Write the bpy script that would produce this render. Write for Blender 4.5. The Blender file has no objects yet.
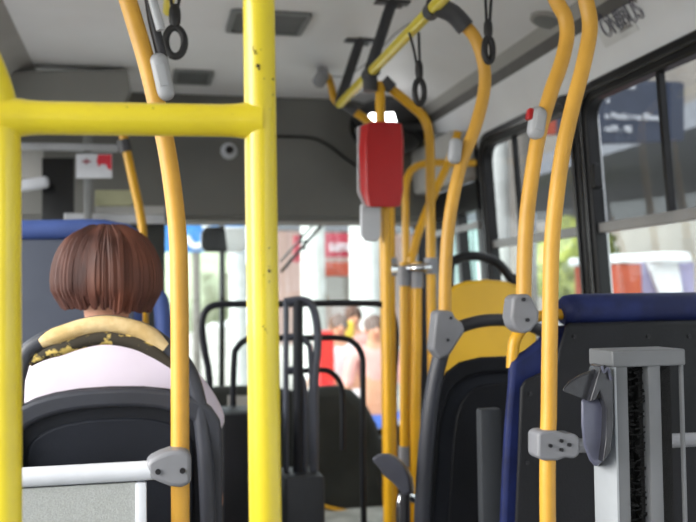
import bpy, bmesh, math, random
from mathutils import Vector, Matrix, noise
random.seed(7)
R = math.radians
V = Vector
C = bpy.context.scene.collection
sc = bpy.context.scene
F = 900.0
CAM = V((0, 0, 1.25))
yaw, pit, rol = R(12.7), R(2.16), R(0.8)
fw = V((math.sin(yaw)*math.cos(pit), math.cos(yaw)*math.cos(pit), math.sin(pit)))
r0 = V((math.cos(yaw), -math.sin(yaw), 0)); u0 = r0.cross(fw)
rt = r0*math.cos(rol) - u0*math.sin(rol); up = u0*math.cos(rol) + r0*math.sin(rol)

def P(u, v, Y=None, X=None, Z=None, D=None, pl=None):
    d = fw + rt*((u-348)/F) + up*((261-v)/F)
    if Y is not None: t = (Y-CAM.y)/d.y
    elif X is not None: t = (X-CAM.x)/d.x
    elif Z is not None: t = (Z-CAM.z)/d.z
    elif pl is not None: t = (pl[0]-CAM).dot(pl[1])/d.dot(pl[1])
    else: t = D
    return CAM + d*t

# ------------------------------------------------------------------ materials
def S(r, g, b):
    f = lambda c: (c/255/12.92) if c/255 <= .04045 else ((c/255+.055)/1.055)**2.4
    return (f(r), f(g), f(b), 1)

def mat(name, col, rough=.5, metal=0, col2=None, nscale=8, nmix=.5, bump=0, bscale=60, emit=0, spec=.5, coat=0, stretch=None, ramp=(.4, .6)):
    m = bpy.data.materials.new(name); m.use_nodes = True
    nt = m.node_tree; b = nt.nodes['Principled BSDF']
    b.inputs['Base Color'].default_value = col; b.inputs['Roughness'].default_value = rough
    b.inputs['Metallic'].default_value = metal; b.inputs['Specular IOR Level'].default_value = spec
    b.inputs['Coat Weight'].default_value = coat
    tc = nt.nodes.new('ShaderNodeTexCoord')
    mp = nt.nodes.new('ShaderNodeMapping'); nt.links.new(tc.outputs['Object'], mp.inputs['Vector'])
    if stretch: mp.inputs['Scale'].default_value = stretch
    n = nt.nodes.new('ShaderNodeTexNoise'); n.inputs['Scale'].default_value = nscale; n.inputs['Detail'].default_value = 6
    nt.links.new(mp.outputs['Vector'], n.inputs['Vector'])
    rr = nt.nodes.new('ShaderNodeValToRGB'); rr.color_ramp.elements[0].position = ramp[0]; rr.color_ramp.elements[1].position = ramp[1]
    rr.color_ramp.elements[0].color = col
    c2 = col2 or tuple(list(x*(1-.14) for x in col[:3])+[1])
    rr.color_ramp.elements[1].color = c2
    nt.links.new(n.outputs['Fac'], rr.inputs['Fac']); nt.links.new(rr.outputs['Color'], b.inputs['Base Color'])
    if bump:
        n2 = nt.nodes.new('ShaderNodeTexNoise'); n2.inputs['Scale'].default_value = bscale; n2.inputs['Detail'].default_value = 3
        nt.links.new(mp.outputs['Vector'], n2.inputs['Vector'])
        bp = nt.nodes.new('ShaderNodeBump'); bp.inputs['Strength'].default_value = bump; bp.inputs['Distance'].default_value = .002
        nt.links.new(n2.outputs['Fac'], bp.inputs['Height']); nt.links.new(bp.outputs['Normal'], b.inputs['Normal'])
    if emit:
        b.inputs['Emission Color'].default_value = col; b.inputs['Emission Strength'].default_value = emit
    return m

def knurl(name, col):
    m = mat(name, col, .38, spec=.5)
    nt = m.node_tree; b = nt.nodes['Principled BSDF']
    tc = nt.nodes['Texture Coordinate']
    vo = nt.nodes.new('ShaderNodeTexVoronoi'); vo.inputs['Scale'].default_value = 420
    nt.links.new(tc.outputs['Object'], vo.inputs['Vector'])
    bp = nt.nodes.new('ShaderNodeBump'); bp.inputs['Strength'].default_value = .35; bp.inputs['Distance'].default_value = .0008
    nt.links.new(vo.outputs['Distance'], bp.inputs['Height']); nt.links.new(bp.outputs['Normal'], b.inputs['Normal'])
    return m

def glass(name, tint, refl=.08):
    m = bpy.data.materials.new(name); m.use_nodes = True
    nt = m.node_tree; nt.nodes.clear()
    o = nt.nodes.new('ShaderNodeOutputMaterial'); mx = nt.nodes.new('ShaderNodeMixShader')
    t = nt.nodes.new('ShaderNodeBsdfTransparent'); g = nt.nodes.new('ShaderNodeBsdfGlossy')
    t.inputs['Color'].default_value = tint; g.inputs['Roughness'].default_value = .02
    mx.inputs['Fac'].default_value = refl
    nt.links.new(t.outputs[0], mx.inputs[1]); nt.links.new(g.outputs[0], mx.inputs[2]); nt.links.new(mx.outputs[0], o.inputs[0])
    return m

M = {}
M['yellow'] = mat('glossy_yellow_paint', S(222, 202, 40), .3, col2=S(212, 190, 34), nscale=5, coat=.3)
M['amber'] = knurl('knurled_amber_coat', S(216, 162, 60))
M['ochre'] = mat('smooth_amber_paint', S(212, 158, 22), .35, nscale=6)
M['chip'] = mat('bare_dark_chip', S(60, 50, 38), .7)
M['clamp'] = mat('grey_clamp_plastic', S(128, 129, 134), .45, bump=.15)
M['dclamp'] = mat('charcoal_clamp_plastic', S(64, 64, 68), .5, bump=.1)
M['screw'] = mat('dark_screw', S(45, 45, 48), .4, .6)
M['steel'] = mat('bright_steel', S(210, 212, 215), .22, 1)
M['button'] = mat('pale_button_plastic', S(172, 174, 178), .4)
M['ceil'] = mat('ceiling_laminate', S(226, 226, 228), .55, col2=S(219, 218, 219), nscale=1.6)
M['cove'] = mat('cove_grey', S(166, 165, 162), .55, col2=S(156, 154, 150), nscale=2)
M['groove'] = mat('cove_groove_dark', S(92, 90, 88), .6)
M['panel'] = mat('wall_panel_white', S(236, 238, 242), .4, col2=S(230, 231, 235), nscale=2)
M['bulk'] = mat('bulkhead_grey', S(104, 104, 100), .65, col2=S(97, 97, 94), nscale=2, bump=.08)
M['bulk2'] = mat('cab_header_grey', S(136, 135, 131), .6, nscale=2)
M['black'] = mat('black_rubber', S(26, 26, 28), .38, col2=S(20, 20, 22), bump=.05, spec=.22)
M['seal'] = mat('black_gloss_seal', S(22, 22, 24), .25)
M['shell'] = mat('seat_shell_plastic', S(38, 40, 46), .45, col2=S(33, 35, 40), nscale=5, bump=.25, bscale=260, spec=.22)
M['shell2'] = mat('seat_inner_panel', S(36, 39, 47), .6, bump=.3, bscale=260, spec=.22)
M['rim'] = mat('seat_rim_rubber', S(58, 60, 68), .42, nscale=6, bump=.1)
M['hoop'] = mat('dark_hoop_grip', S(50, 50, 54), .45, bump=.1)
M['foam'] = mat('worn_beige_foam', S(226, 200, 150), .85, col2=S(206, 176, 120), nscale=22, bump=.8, bscale=90)
M['foamtear'] = mat('torn_dark_cover', S(62, 56, 46), .8, col2=S(224, 196, 110), nscale=42, ramp=(.56, .62), bump=.6)
M['blue'] = mat('navy_upholstery', S(28, 38, 84), .55, col2=S(22, 29, 66), nscale=14, bump=.5, bscale=26, spec=.22)
M['blue2'] = mat('cobalt_upholstery', S(62, 84, 144), .6, nscale=10)
M['slate'] = mat('slate_seatback', S(76, 82, 96), .55, nscale=4)
M['backblk'] = mat('black_back_panel', S(25, 26, 30), .5, col2=S(21, 22, 25), nscale=6, bump=.3, bscale=220, spec=.22)
M['yseat'] = mat('yellow_seat_plastic', S(212, 164, 8), .42, nscale=4)
M['red'] = mat('red_box_plastic', S(164, 8, 10), .35, nscale=4)
M['redback'] = mat('grey_backplate', S(176, 176, 178), .4)
M['clearp'] = mat('pale_plastic', S(186, 188, 192), .3)
M['white'] = mat('white_enamel', S(208, 211, 218), .35)
M['mesh'] = mat('frosted_grey_panel', S(170, 173, 171), .55, col2=S(158, 161, 159), nscale=320, bump=.5, bscale=300)
M['colm'] = mat('column_grey_shaded', S(106, 108, 111), .5, col2=S(98, 100, 102), nscale=5)  # front grey darkened for shade, since light comes from the left
M['colw'] = mat('column_side_lit', S(166, 170, 174), .4, nscale=5)  # side of the same column, paler for the light from the left
M['brush'] = mat('black_brush_bristle', S(16, 16, 16), .9, bump=1, bscale=400)
M['vinyl'] = mat('grey_vinyl_pouch', S(92, 94, 112), .3, col2=S(74, 76, 90), nscale=14, bump=.6, bscale=30)
M['vinyl2'] = mat('black_vinyl_flap', S(52, 53, 58), .25, col2=S(38, 38, 42), nscale=18, bump=.6, bscale=40)
M['strap'] = mat('black_strap', S(30, 29, 31), .5, bump=.2)
M['floor'] = mat('grey_vinyl_floor', S(150, 152, 150), .6, col2=S(120, 122, 120), nscale=40, bump=.2)
M['ramp'] = mat('grey_step_floor', S(170, 174, 170), .5, col2=S(140, 144, 140), nscale=9)
M['skin'] = mat('skin_brown', S(206, 150, 120), .55, nscale=6)
M['hair'] = mat('reddish_brown_hair', S(108, 60, 42), .6, col2=S(40, 20, 20), nscale=6, stretch=(1.6, 1.6, .7), ramp=(.34, .66), bump=.5, bscale=60)
M['shirt'] = mat('white_blouse_cloth', S(236, 226, 236), .8, col2=S(226, 214, 230), nscale=3)
M['skirt'] = mat('dark_skirt_cloth', S(40, 44, 66), .85)
M['shoe'] = mat('shoe_black', S(24, 22, 22), .5)
M['eye'] = mat('eye_white', S(235, 235, 235), .3)
M['lip'] = mat('lip_pink', S(170, 80, 80), .5)
M['glass'] = glass('window_glass', (.92, .95, .94, 1), .05)
M['tint'] = glass('tinted_upper_glass', (.72, .73, .74, 1), .05)
M['rail'] = mat('window_rail_aluminium', S(134, 133, 132), .45, .3)
M['dark'] = mat('dashboard_dark', S(48, 50, 48), .6, col2=S(38, 40, 38), nscale=5, spec=.22)
M['guard'] = mat('guard_rail_black', S(42, 44, 50), .4, spec=.22)
M['guardg'] = mat('guard_post_grey', S(78, 82, 94), .4)
M['gbox'] = mat('turnstile_box', S(52, 54, 58), .5, spec=.22)
M['lens'] = mat('lens_black', S(8, 8, 9), .15)
M['vent'] = mat('vent_grey', S(120, 122, 122), .5)
M['ventd'] = mat('vent_dark', S(88, 90, 90), .6, bump=.6, bscale=200)
M['reflw'] = mat('glowing_white_reflection', S(255, 255, 255), .4, emit=3.0)  # emission put in for an interior light reflection, not a lamp
M['ink'] = mat('purple_grey_ink', S(78, 76, 96), .6)
M['paper'] = mat('paper_film', S(224, 226, 228), .5)
M['papg'] = mat('paper_grey_print', S(168, 168, 172), .6)
M['signr'] = mat('sign_red', S(206, 40, 58), .5)
M['emb'] = mat('emblem_mauve', S(150, 90, 100), .6)
# outside
M['ground'] = mat('street_concrete', S(178, 176, 170), .9, col2=S(160, 158, 152), nscale=.6)
M['pillar'] = mat('pillar_white', S(206, 210, 208), .8)
M['pinkw'] = mat('shop_front_pinkish', S(182, 156, 150), .8, col2=S(160, 150, 148), nscale=.8)
M['bld'] = mat('building_grey', S(116, 112, 106), .8, col2=S(106, 102, 97), nscale=.5)
M['soff'] = mat('canopy_grey', S(122, 127, 134), .8)
M['rsign'] = mat('shop_sign_red', S(158, 42, 62), .6)
M['orange'] = mat('kiosk_orange', S(158, 68, 46), .7)
M['bluebb'] = mat('billboard_blue', S(56, 128, 196), .6)
M['navy'] = mat('sign_navy', S(48, 56, 74), .5)
M['txt'] = mat('sign_letter_white', S(226, 230, 236), .5)
M['ygreen'] = mat('leaf_yellow_green', S(166, 176, 92), .8, col2=S(116, 128, 70), nscale=6)
M['lav'] = mat('awning_lavender', S(150, 146, 180), .8)
M['teal'] = mat('fence_pale_teal', S(170, 204, 200), .6)
M['carp'] = mat('car_dark_paint', S(84, 80, 84), .3)
M['curb'] = mat('curb_yellow', S(206, 200, 110), .8)
M['jean'] = mat('blue_trousers', S(72, 104, 186), .8)
M['pinks'] = mat('pink_shirt', S(222, 166, 160), .8)
M['whites'] = mat('white_shirt', S(228, 220, 224), .8)
M['yellb'] = mat('yellow_bag', S(226, 196, 70), .7)

# ------------------------------------------------------------------ geometry
class MB:
    def __init__(s): s.bm = bmesh.new()
    def box(s, c, d, bev=0, rot=None, seg=2):
        t = bmesh.new(); bmesh.ops.create_cube(t, size=1)
        for v in t.verts: v.co = V((v.co.x*d[0], v.co.y*d[1], v.co.z*d[2]))
        if bev: bmesh.ops.bevel(t, geom=t.edges[:], offset=bev, segments=seg, affect='EDGES', profile=.5)
        if rot is not None: bmesh.ops.transform(t, matrix=rot.to_4x4(), verts=t.verts)
        bmesh.ops.translate(t, vec=V(c), verts=t.verts); s._add(t); return s
    def _add(s, t):
        me = bpy.data.meshes.new('tmp'); t.to_mesh(me); t.free(); s.bm.from_mesh(me); bpy.data.meshes.remove(me)
    def tube(s, pts, r, n=16, sub=8, closed=False, rf=None, ry=1.0):
        pts = [V(p) for p in pts]
        if sub > 1 and len(pts) > 2: pts = crom(pts, sub, closed)
        N = len(pts); rings = []; prev = None
        for i, p in enumerate(pts):
            if closed: t = pts[(i+1) % N]-pts[i-1]
            else: t = pts[min(i+1, N-1)]-pts[max(i-1, 0)]
            t.normalize()
            if prev is None:
                a = V((0, 1, 0)) if abs(t.y) < .9 else V((1, 0, 0))
                nrm = (a - t*a.dot(t)).normalized()
            else: nrm = (prev - t*prev.dot(t)).normalized()
            prev = nrm; bn = t.cross(nrm)
            rad = r if rf is None else rf(i/(N-1))*r
            rings.append([s.bm.verts.new(p + nrm*math.cos(2*math.pi*k/n)*rad*ry + bn*math.sin(2*math.pi*k/n)*rad) for k in range(n)])
        m = N if closed else N-1
        for i in range(m):
            a, b = rings[i], rings[(i+1) % N]
            for k in range(n): s.bm.faces.new((a[k], a[(k+1) % n], b[(k+1) % n], b[k]))
        if not closed:
            s.bm.faces.new(rings[0][::-1]); s.bm.faces.new(rings[-1])
        return s
    def prism(s, A, B):
        a = [s.bm.verts.new(p) for p in A]; b = [s.bm.verts.new(p) for p in B]; n = len(a)
        s.bm.faces.new(a[::-1]); s.bm.faces.new(b)
        for i in range(n): s.bm.faces.new((a[i], a[(i+1) % n], b[(i+1) % n], b[i]))
        return s
    def ell(s, c, d, seg=24, rot=None, disp=0, dsc=8):
        t = bmesh.new(); bmesh.ops.create_uvsphere(t, u_segments=seg, v_segments=seg*2//3, radius=1)
        for v in t.verts:
            k = 1 + (disp*noise.noise(v.co*dsc) if disp else 0)
            v.co = V((v.co.x*d[0]*k, v.co.y*d[1]*k, v.co.z*d[2]*k))
        if rot is not None: bmesh.ops.transform(t, matrix=rot.to_4x4(), verts=t.verts)
        bmesh.ops.translate(t, vec=V(c), verts=t.verts); s._add(t); return s
    def cyl(s, a, b, r, n=20): return s.tube([a, b], r, n, 1)
    def ring(s, outer, inner, f0, f1):
        """closed frame between two outlines of equal length; f0/f1 map a 2d point to the two faces"""
        n = len(outer)
        vs = [[s.bm.verts.new(f(p)) for p in o] for o in (outer, inner) for f in (f0, f1)]
        oa, ob, ia, ib = vs
        for i in range(n):
            j = (i+1) % n
            for q in ((oa[i], oa[j], ob[j], ob[i]), (ia[j], ia[i], ib[i], ib[j]), (oa[j], oa[i], ia[i], ia[j]), (ob[i], ob[j], ib[j], ib[i])):
                s.bm.faces.new(q)
        return s

def crom(p, sub, closed=False):
    n = len(p); out = []
    rng = n if closed else n-1
    for i in range(rng):
        a = p[(i-1) % n] if (closed or i > 0) else p[0]*2-p[1]
        b, c = p[i], p[(i+1) % n]
        d = p[(i+2) % n] if (closed or i+2 < n) else p[-1]*2-p[-2]
        for k in range(sub):
            t = k/sub
            out.append(.5*((2*b)+(c-a)*t+(2*a-5*b+4*c-d)*t*t+(3*b-a-3*c+d)*t**3))
    if not closed: out.append(p[-1])
    return out

def rrect(x0, x1, y0, y1, r, k=6):
    o = []
    for cx, cy, a in ((x1-r, y1-r, 0), (x0+r, y1-r, 90), (x0+r, y0+r, 180), (x1-r, y0+r, 270)):
        for i in range(k+1):
            t = R(a+90*i/k); o.append((cx+r*math.cos(t), cy+r*math.sin(t)))
    return o

def obj(name, mb, m, parent=None, smooth=True, bev=0, label=None, sub=0):
    me = bpy.data.meshes.new(name)
    bmesh.ops.recalc_face_normals(mb.bm, faces=mb.bm.faces[:])
    mb.bm.to_mesh(me); mb.bm.free()
    me.materials.append(m)
    o = bpy.data.objects.new(name, me); C.objects.link(o)
    if smooth:
        for p in me.polygons: p.use_smooth = True
        try: me.set_sharp_from_angle(angle=R(38))
        except Exception: pass
    if parent is not None: par(o, parent)
    if bev:
        b = o.modifiers.new('bevel', 'BEVEL'); b.width = bev; b.segments = 3; b.limit_method = 'ANGLE'; b.angle_limit = R(35)
    if sub:
        b = o.modifiers.new('sub', 'SUBSURF'); b.levels = sub; b.render_levels = sub
    if label: o['label'] = label
    return o

def wloc(o):
    l = V(o.location)
    while o.parent is not None:
        o = o.parent; l = l + V(o.location) if o.type == 'EMPTY' else l
    return l
def par(o, parent):
    o.parent = parent
    e = parent
    if e.type == 'EMPTY': o.matrix_parent_inverse = Matrix.Translation(-V(e.location))
def thing(name, label, cat, loc=(0, 0, 0), group=None):
    o = bpy.data.objects.new(name, None); C.objects.link(o); o.location = V(loc); o.empty_display_size = .1
    o['label'] = label; o['category'] = cat
    if group: o['group'] = group
    return o
def tag(o, label, cat, group=None, kind=None):
    o['label'] = label; o['category'] = cat
    if group: o['group'] = group
    if kind: o['kind'] = kind
    return o
def struct(name, mb, m, parent=None, **k):
    o = obj(name, mb, m, parent, **k)
    if parent is None: o['kind'] = 'structure'
    return o
def text(name, s, size, o, xd, yd, m, parent, off=.002, ext=.0006, sx=1, outline=0):
    """mesh lettering: o = left end of baseline, xd reading direction, yd up"""
    cu = bpy.data.curves.new('t', 'FONT'); cu.body = s; cu.size = size; cu.extrude = ext
    if outline: cu.fill_mode = 'NONE'; cu.bevel_depth = outline; cu.bevel_resolution = 0; cu.extrude = 0
    t = bpy.data.objects.new('t', cu); C.objects.link(t)
    bpy.context.view_layer.update()
    me = bpy.data.meshes.new_from_object(t.evaluated_get(bpy.context.evaluated_depsgraph_get()))
    bpy.data.objects.remove(t)
    xd = V(xd).normalized(); yd = V(yd).normalized(); zd = xd.cross(yd)
    mt = Matrix((xd*sx, yd, zd)).transposed().to_4x4(); mt.translation = V(o)+zd*off
    me.transform(mt); me.materials.clear(); me.materials.append(m)
    ob = bpy.data.objects.new(name, me); C.objects.link(ob)
    if parent is not None: par(ob, parent)
    return ob
def XZ(pts, y): return [V((p[0], y, p[1])) for p in pts]
def pxpoly(pts, Y): return [P(u, v, Y=Y) for u, v in pts]
def shift(L, d): return [p+V(d) for p in L]

# ------------------------------------------------------------------ setting
def xw(z): return 1.475+(1.95-z)*.06          # inner face of the leaning right wall
struct('floor', MB().box((.33, .7, -.03), (2.5, 7.9, .06)), M['floor'])
ZC = 2.25
struct('ceiling', MB().prism([V((-.46, -3.2, ZC)), V((1.02, -3.2, ZC)), V((1.02, -3.2, ZC+.05)), V((-.46, -3.2, ZC+.05))],
                             [V((-.46, 4.6, ZC)), V((1.02, 4.6, ZC)), V((1.02, 4.6, ZC+.05)), V((-.46, 4.6, ZC+.05))]), M['ceil'])
def strip(name, prof, m, y0=-3.2, y1=4.5, th=(.03, .03)):
    A = [V((x, y0, z)) for x, z in prof]+[V((x+th[0], y0, z+th[1])) for x, z in prof[::-1]]
    B = [V((p.x, y1, p.z)) for p in A]
    return struct(name, MB().prism(A, B), m)
strip('trim_1', [(1.02, ZC), (1.22, 2.21), (1.34, 2.172)], M['ceil'])
strip('trim_2', [(1.34, 2.172), (1.375, 2.135)], M['cove'])
strip('trim_3', [(1.375, 2.135), (1.392, 2.095)], M['groove'])
strip('trim_4', [(1.392, 2.095), (1.475, 1.95)], M['panel'])
strip('trim_5', [(-.46, ZC), (-.52, 2.22), (-.60, 2.10), (-.66, 1.98), (-.85, 1.95)], M['cove'], th=(-.03, .03))
# left wall with big windows (daylight side), unseen rear wall closed against light from behind
wl = MB(); wl.box((-.87, .7, .45), (.04, 7.8, .9)); wl.box((-.87, .7, 2.0), (.04, 7.8, .14))
for y in (-3.15, -1.4, .3, 2.0, 3.7): wl.box((-.87, y, 1.42), (.04, .1, 1.1))
struct('wall_left', wl, M['panel'])
wr = MB(); wr.box((.33, -3.22, 1.13), (2.44, .04, 2.26))
struct('wall_rear', wr, M['panel'])
# right wall below and between the windows
def wbox(mb, y0, y1, z0, z1, t=.04, inset=0):
    A = [V((xw(z)+dx+inset, y0, z)) for z, dx in ((z0, 0), (z1, 0), (z1, t), (z0, t))]
    mb.prism(A, [V((p.x, y1, p.z)) for p in A]); return mb
wr = MB(); wbox(wr, .14, 1.06, .9, 1.96); wbox(wr, -3.2, 3.8, 0, .93); wbox(wr, -3.2, 3.8, 1.94, 1.99)  # unseen stretch beside the camera walled up to cut light from the right
for a, b in ((-3.2, -3.0), (-1.1, -1.0), (.95, 1.05), (2.80, 2.90), (3.78, 3.86)): wbox(wr, a, b, .9, 1.96)
struct('wall_right', wr, M['panel'])

def side_window(n, y0, y1, ydiv=None, catch=False):
    z0, z1 = .93, 1.955; w = .062
    o = rrect(y0, y1, z0, z1, .11); i = rrect(y0+w, y1-w, z0+w, z1-w, .07)
    e = bpy.data.objects.new('window_%d' % n, None); C.objects.link(e); e['kind'] = 'structure'
    e.location = V((xw(.93), (y0+y1)/2, .93))
    obj('window_frame', MB().ring(o, i, lambda p: V((xw(p[1])-.022, p[0], p[1])), lambda p: V((xw(p[1])+.028, p[0], p[1]))), M['black'], e, bev=.008)
    o2 = rrect(y0+w*.45, y1-w*.45, z0+w*.45, z1-w*.45, .09); i2 = rrect(y0+w*.62, y1-w*.62, z0+w*.62, z1-w*.62, .085)
    obj('rubber_bead', MB().ring(o2, i2, lambda p: V((xw(p[1])-.03, p[0], p[1])), lambda p: V((xw(p[1])-.02, p[0], p[1]))), M['seal'], e, bev=.003)
    obj('window_rail', wbox(MB(), y0+w, y1-w, 1.448, 1.482, .03, -.005), M['rail'], e, bev=.003)
    if ydiv: obj('divider', wbox(MB(), ydiv-.008, ydiv+.010, 1.482, 1.90, .02, 0), M['black'], e)
    if catch: obj('latch', wbox(MB(), y1-w-.028, y1-w+.01, 1.60, 1.68, .03, -.02), M['black'], e, bev=.004)
    obj('upper_pane', wbox(MB(), y0+w-.01, y1-w+.01, 1.48, 1.90, .004, .012), M['tint'], e, label='grey tinted upper pane')
    obj('lower_pane', wbox(MB(), y0+w-.01, y1-w+.01, .98, 1.45, .004, .012), M['glass'], e)
    return e
side_window(1, 1.05, 2.845, 2.37, True)
side_window(2, 2.855, 3.80, 3.45)
side_window(3, -1.0, .15)  # unseen window, shortened to keep direct light off the near things

# front: bulkhead, windscreen, front door
YB = 4.46
def zY(v, Y=YB, u=300): return P(u, v, Y=Y).z
zb = zY(217)
mb = MB()
mb.box((.30, YB+.03, (zb+ZC)/2), (2.40, .06, ZC-zb), .01)
mb.box((.30, YB+.17, zb-.005), (2.40, .30, .03), .01)
wf = struct('wall_front', mb, M['bulk'])
YW = 4.78
e = bpy.data.objects.new('window_4', None); C.objects.link(e); e['kind'] = 'structure'; e.location = (.3, YW, .75)
obj('windscreen_pane', MB().box((.30, YW, 1.08), (2.36, .006, 1.16)), M['glass'], e)
mf = MB(); o = rrect(-.9, 1.52, .47, zb+.03, .08); i = rrect(-.86, 1.47, .52, zb-.01, .07)
obj('windscreen_frame', MB().ring(o, i, lambda p: V((p[0], YW-.02, p[1])), lambda p: V((p[0], YW+.02, p[1]))), M['black'], e)
struct('trim_6', MB().box((.30, 4.7, .25), (2.44, .12, .48), .01), M['dark'])
# front door leaf beside the door pillar
e = bpy.data.objects.new('door_1', None); C.objects.link(e); e['kind'] = 'structure'; e.location = (1.5, 4.2, 0)
df = MB(); wbox(df, 3.84, 3.90, .05, 1.99, .05, -.01); wbox(df, 4.15, 4.20, .05, 1.74, .05, -.01); wbox(df, 4.50, 4.60, .05, 1.74, .05, -.01)
wbox(df, 3.84, 4.60, 1.63, 1.76, .05, -.02); wbox(df, 3.84, 4.6, .05, .30, .05, 0)
obj('door_frame', df, M['black'], e)
obj('door_glass', wbox(MB(), 3.90, 4.5, .3, 1.64, .004, .02), M['glass'], e)
obj('door_bar', wbox(MB(), 3.84, 4.50, 1.545, 1.575, .02, -.03), M['rail'], e)
mb = MB(); wbox(mb, 3.84, 4.46, 1.76, 1.99, .12, -.13)
struct('trim_7', mb, M['cove'], bev=.02)
A = pxpoly([(436, 132), (480, 132), (480, 165), (436, 165)], 4.1)
dm = obj('door_motor_cover', MB().prism(A, shift(A, (0, .16, 0))), M['vent'], bev=.02)
tag(dm, 'grey housing high above the front doorway', 'cover')

# driver cab header and partition on the left front
YH = 3.95
pts = [(20, 70), (131, 67), (134, 98), (140, 118), (152, 140), (152, 150), (20, 152)]
hd = MB()
A = [P(-60, 72, Y=YH), P(128, 68.5, Y=YH), P(131, 90, Y=YH), P(124, 106, Y=YH), P(112, 118, Y=YH), P(-60, 118, Y=YH)]
hd.prism(A, shift(A, (0, .12, 0)))
struct('trim_8', hd, M['bulk2'], bev=.01)
# dark slot between header and bulkhead
cab = thing('driver_partition', 'grey driver cab partition with dark window opening at the front left', 'partition', (-.5, YH, 0))
b0, b1 = P(-70, 150, Y=YH), P(118, 148.5, Y=YH)
obj('top_rail', MB().box(((b0.x+b1.x)/2, YH, b1.z), (b1.x-b0.x, .05, .028), .006), M['button'], cab)
pp = P(88, 178, Y=YH)
obj('post', MB().box((pp.x, YH, (pp.z+.3)/2+.1), (.034, .03, pp.z-.1), .004), M['vent'], cab)
A = pxpoly([(42, 158), (74, 158), (74, 222), (42, 222)], YH+.1)
obj('dark_backing', MB().prism(A, shift(A, (0, .02, 0))), M['lens'], cab)  # black sheet added to darken the cab window opening
A = pxpoly([(-30, 150), (43, 150), (43, 178), (-30, 178)], YH+.14)
obj('upper_panel', MB().prism(A, shift(A, (0, .02, 0))), M['cove'], cab)
A = pxpoly([(64, 213), (165, 215), (165, 224), (64, 224)], YH+.06)
obj('window_sill', MB().prism(A, shift(A, (0, .06, 0))), M['button'], cab, bev=.004)
A = pxpoly([(95, 190), (133, 190), (133, 206), (95, 206)], YH+.15)
obj('sun_visor', MB().prism(A, shift(A, (0, .015, 0))), mat('visor_olive_beige', S(172, 172, 140), .7), cab, bev=.003)
A = pxpoly([(-70, 222), (165, 222), (165, 420), (-70, 420)], YH+.09)
obj('lower_panel', MB().prism(A, shift(A, (0, .03, 0))), M['dark'], cab)
A = pxpoly([(95, 206), (165, 206), (165, 214), (95, 214)], YH+.16)
obj('shelf', MB().prism(A, shift(A, (0, .03, 0))), M['cove'], cab)
c = P(33, 184, Y=YH-.02)
t = obj('interior_mirror', MB().box(c, (.13, .03, .05), .018, Matrix.Rotation(R(-10), 3, 'Y'), 4), M['white']); tag(t, 'small white rounded fixture beside the driver cab window, far left', 'mirror')
# notice
s = thing('notice_plate', 'white notice plate with a red picture at the upper right, on the cab partition', 'sign', P(94, 178, Y=YH-.05))
A = pxpoly([(76, 154), (112, 154), (112, 178), (76, 178)], YH-.05)
obj('plate', MB().prism(A, shift(A, (0, .008, 0))), M['white'], s)
A = pxpoly([(98, 154.5), (111.5, 154.5), (111.5, 170), (108, 169), (106, 164.5), (101.5, 164), (98.5, 167), (96.5, 161)], YH-.052)
obj('red_picture', MB().prism(A, shift(A, (0, .001, 0))), M['signr'], s, smooth=False)
A = pxpoly([(81, 161.5), (85, 160), (86.5, 158), (88, 160), (92, 161.5), (88, 163), (86.5, 165), (85, 163)], YH-.052)
obj('emblem', MB().prism(A, shift(A, (0, .001, 0))), M['emb'], s, smooth=False)

# ceiling fixtures
def fixture(u0, v0, u1, v1, label, grp=None):
    a = P(u0, v1, Z=ZC); b = P(u1, v0, Z=ZC)
    y0 = min(a.y, b.y); y1 = max(a.y, b.y)
    xa = P(u0, v1, Z=ZC).x; xb = P(u1, v1, Z=ZC).x
    t = thing('ceiling_vent', label, 'ceiling vent', ((xa+xb)/2, (y0+y1)/2, ZC))
    o = rrect(xa, xb, y0, y1, .02); i = rrect(xa+.02, xb-.02, y0+.018, y1-.018, .01)
    obj('frame', MB().ring(o, i, lambda p: V((p[0], p[1], ZC)), lambda p: V((p[0], p[1], ZC-.012))), M['vent'], t)
    m = MB(); m.box(((xa+xb)/2, (y0+y1)/2, ZC-.003), (xb-xa-.04, y1-y0-.036, .004))
    obj('diffuser', m, M['ventd'], t)
fixture(225, 12, 303, 30, 'wide grey ceiling vent behind the thick yellow post, nearer one')
fixture(172, 70, 211, 82, 'smaller dark ceiling vent farther forward near the cab header')
# round speaker on cove
spn = V((-.35, 0, -1)).normalized()
c = P(549, 19, pl=(V((1.30, 0, 2.184)), V((-.3, 0, -1))))
sp = thing('ceiling_speaker', 'round dark grey speaker disc on the right ceiling cove', 'speaker', c)
q = V((0, 0, 1)).rotation_difference(V((-.3, 0, -1)).normalized()).to_matrix()
m = MB(); m.cyl(c, c+V((-.3, 0, -1)).normalized()*.012, .062, 32); obj('rim', m, M['cove'], sp)
m = MB(); m.cyl(c+V((-.3, 0, -1)).normalized()*.010, c+V((-.3, 0, -1)).normalized()*.015, .050, 32); obj('grille', m, M['vent'], sp)
# camera on bulkhead
c = P(229, 151, Y=YB)
t = thing('security_camera', 'small round white camera with black lens on the dark bulkhead', 'camera', c)
obj('housing', MB().tube([c, c+V((0, -.015, 0)), c+V((0, -.03, 0))], .042, 28, 1, rf=lambda k: 1-.25*k), M['white'], t)
obj('lens', MB().tube([c+V((0, -.028, 0)), c+V((0, -.042, 0))], .020, 24, 1), M['lens'], t)
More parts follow.
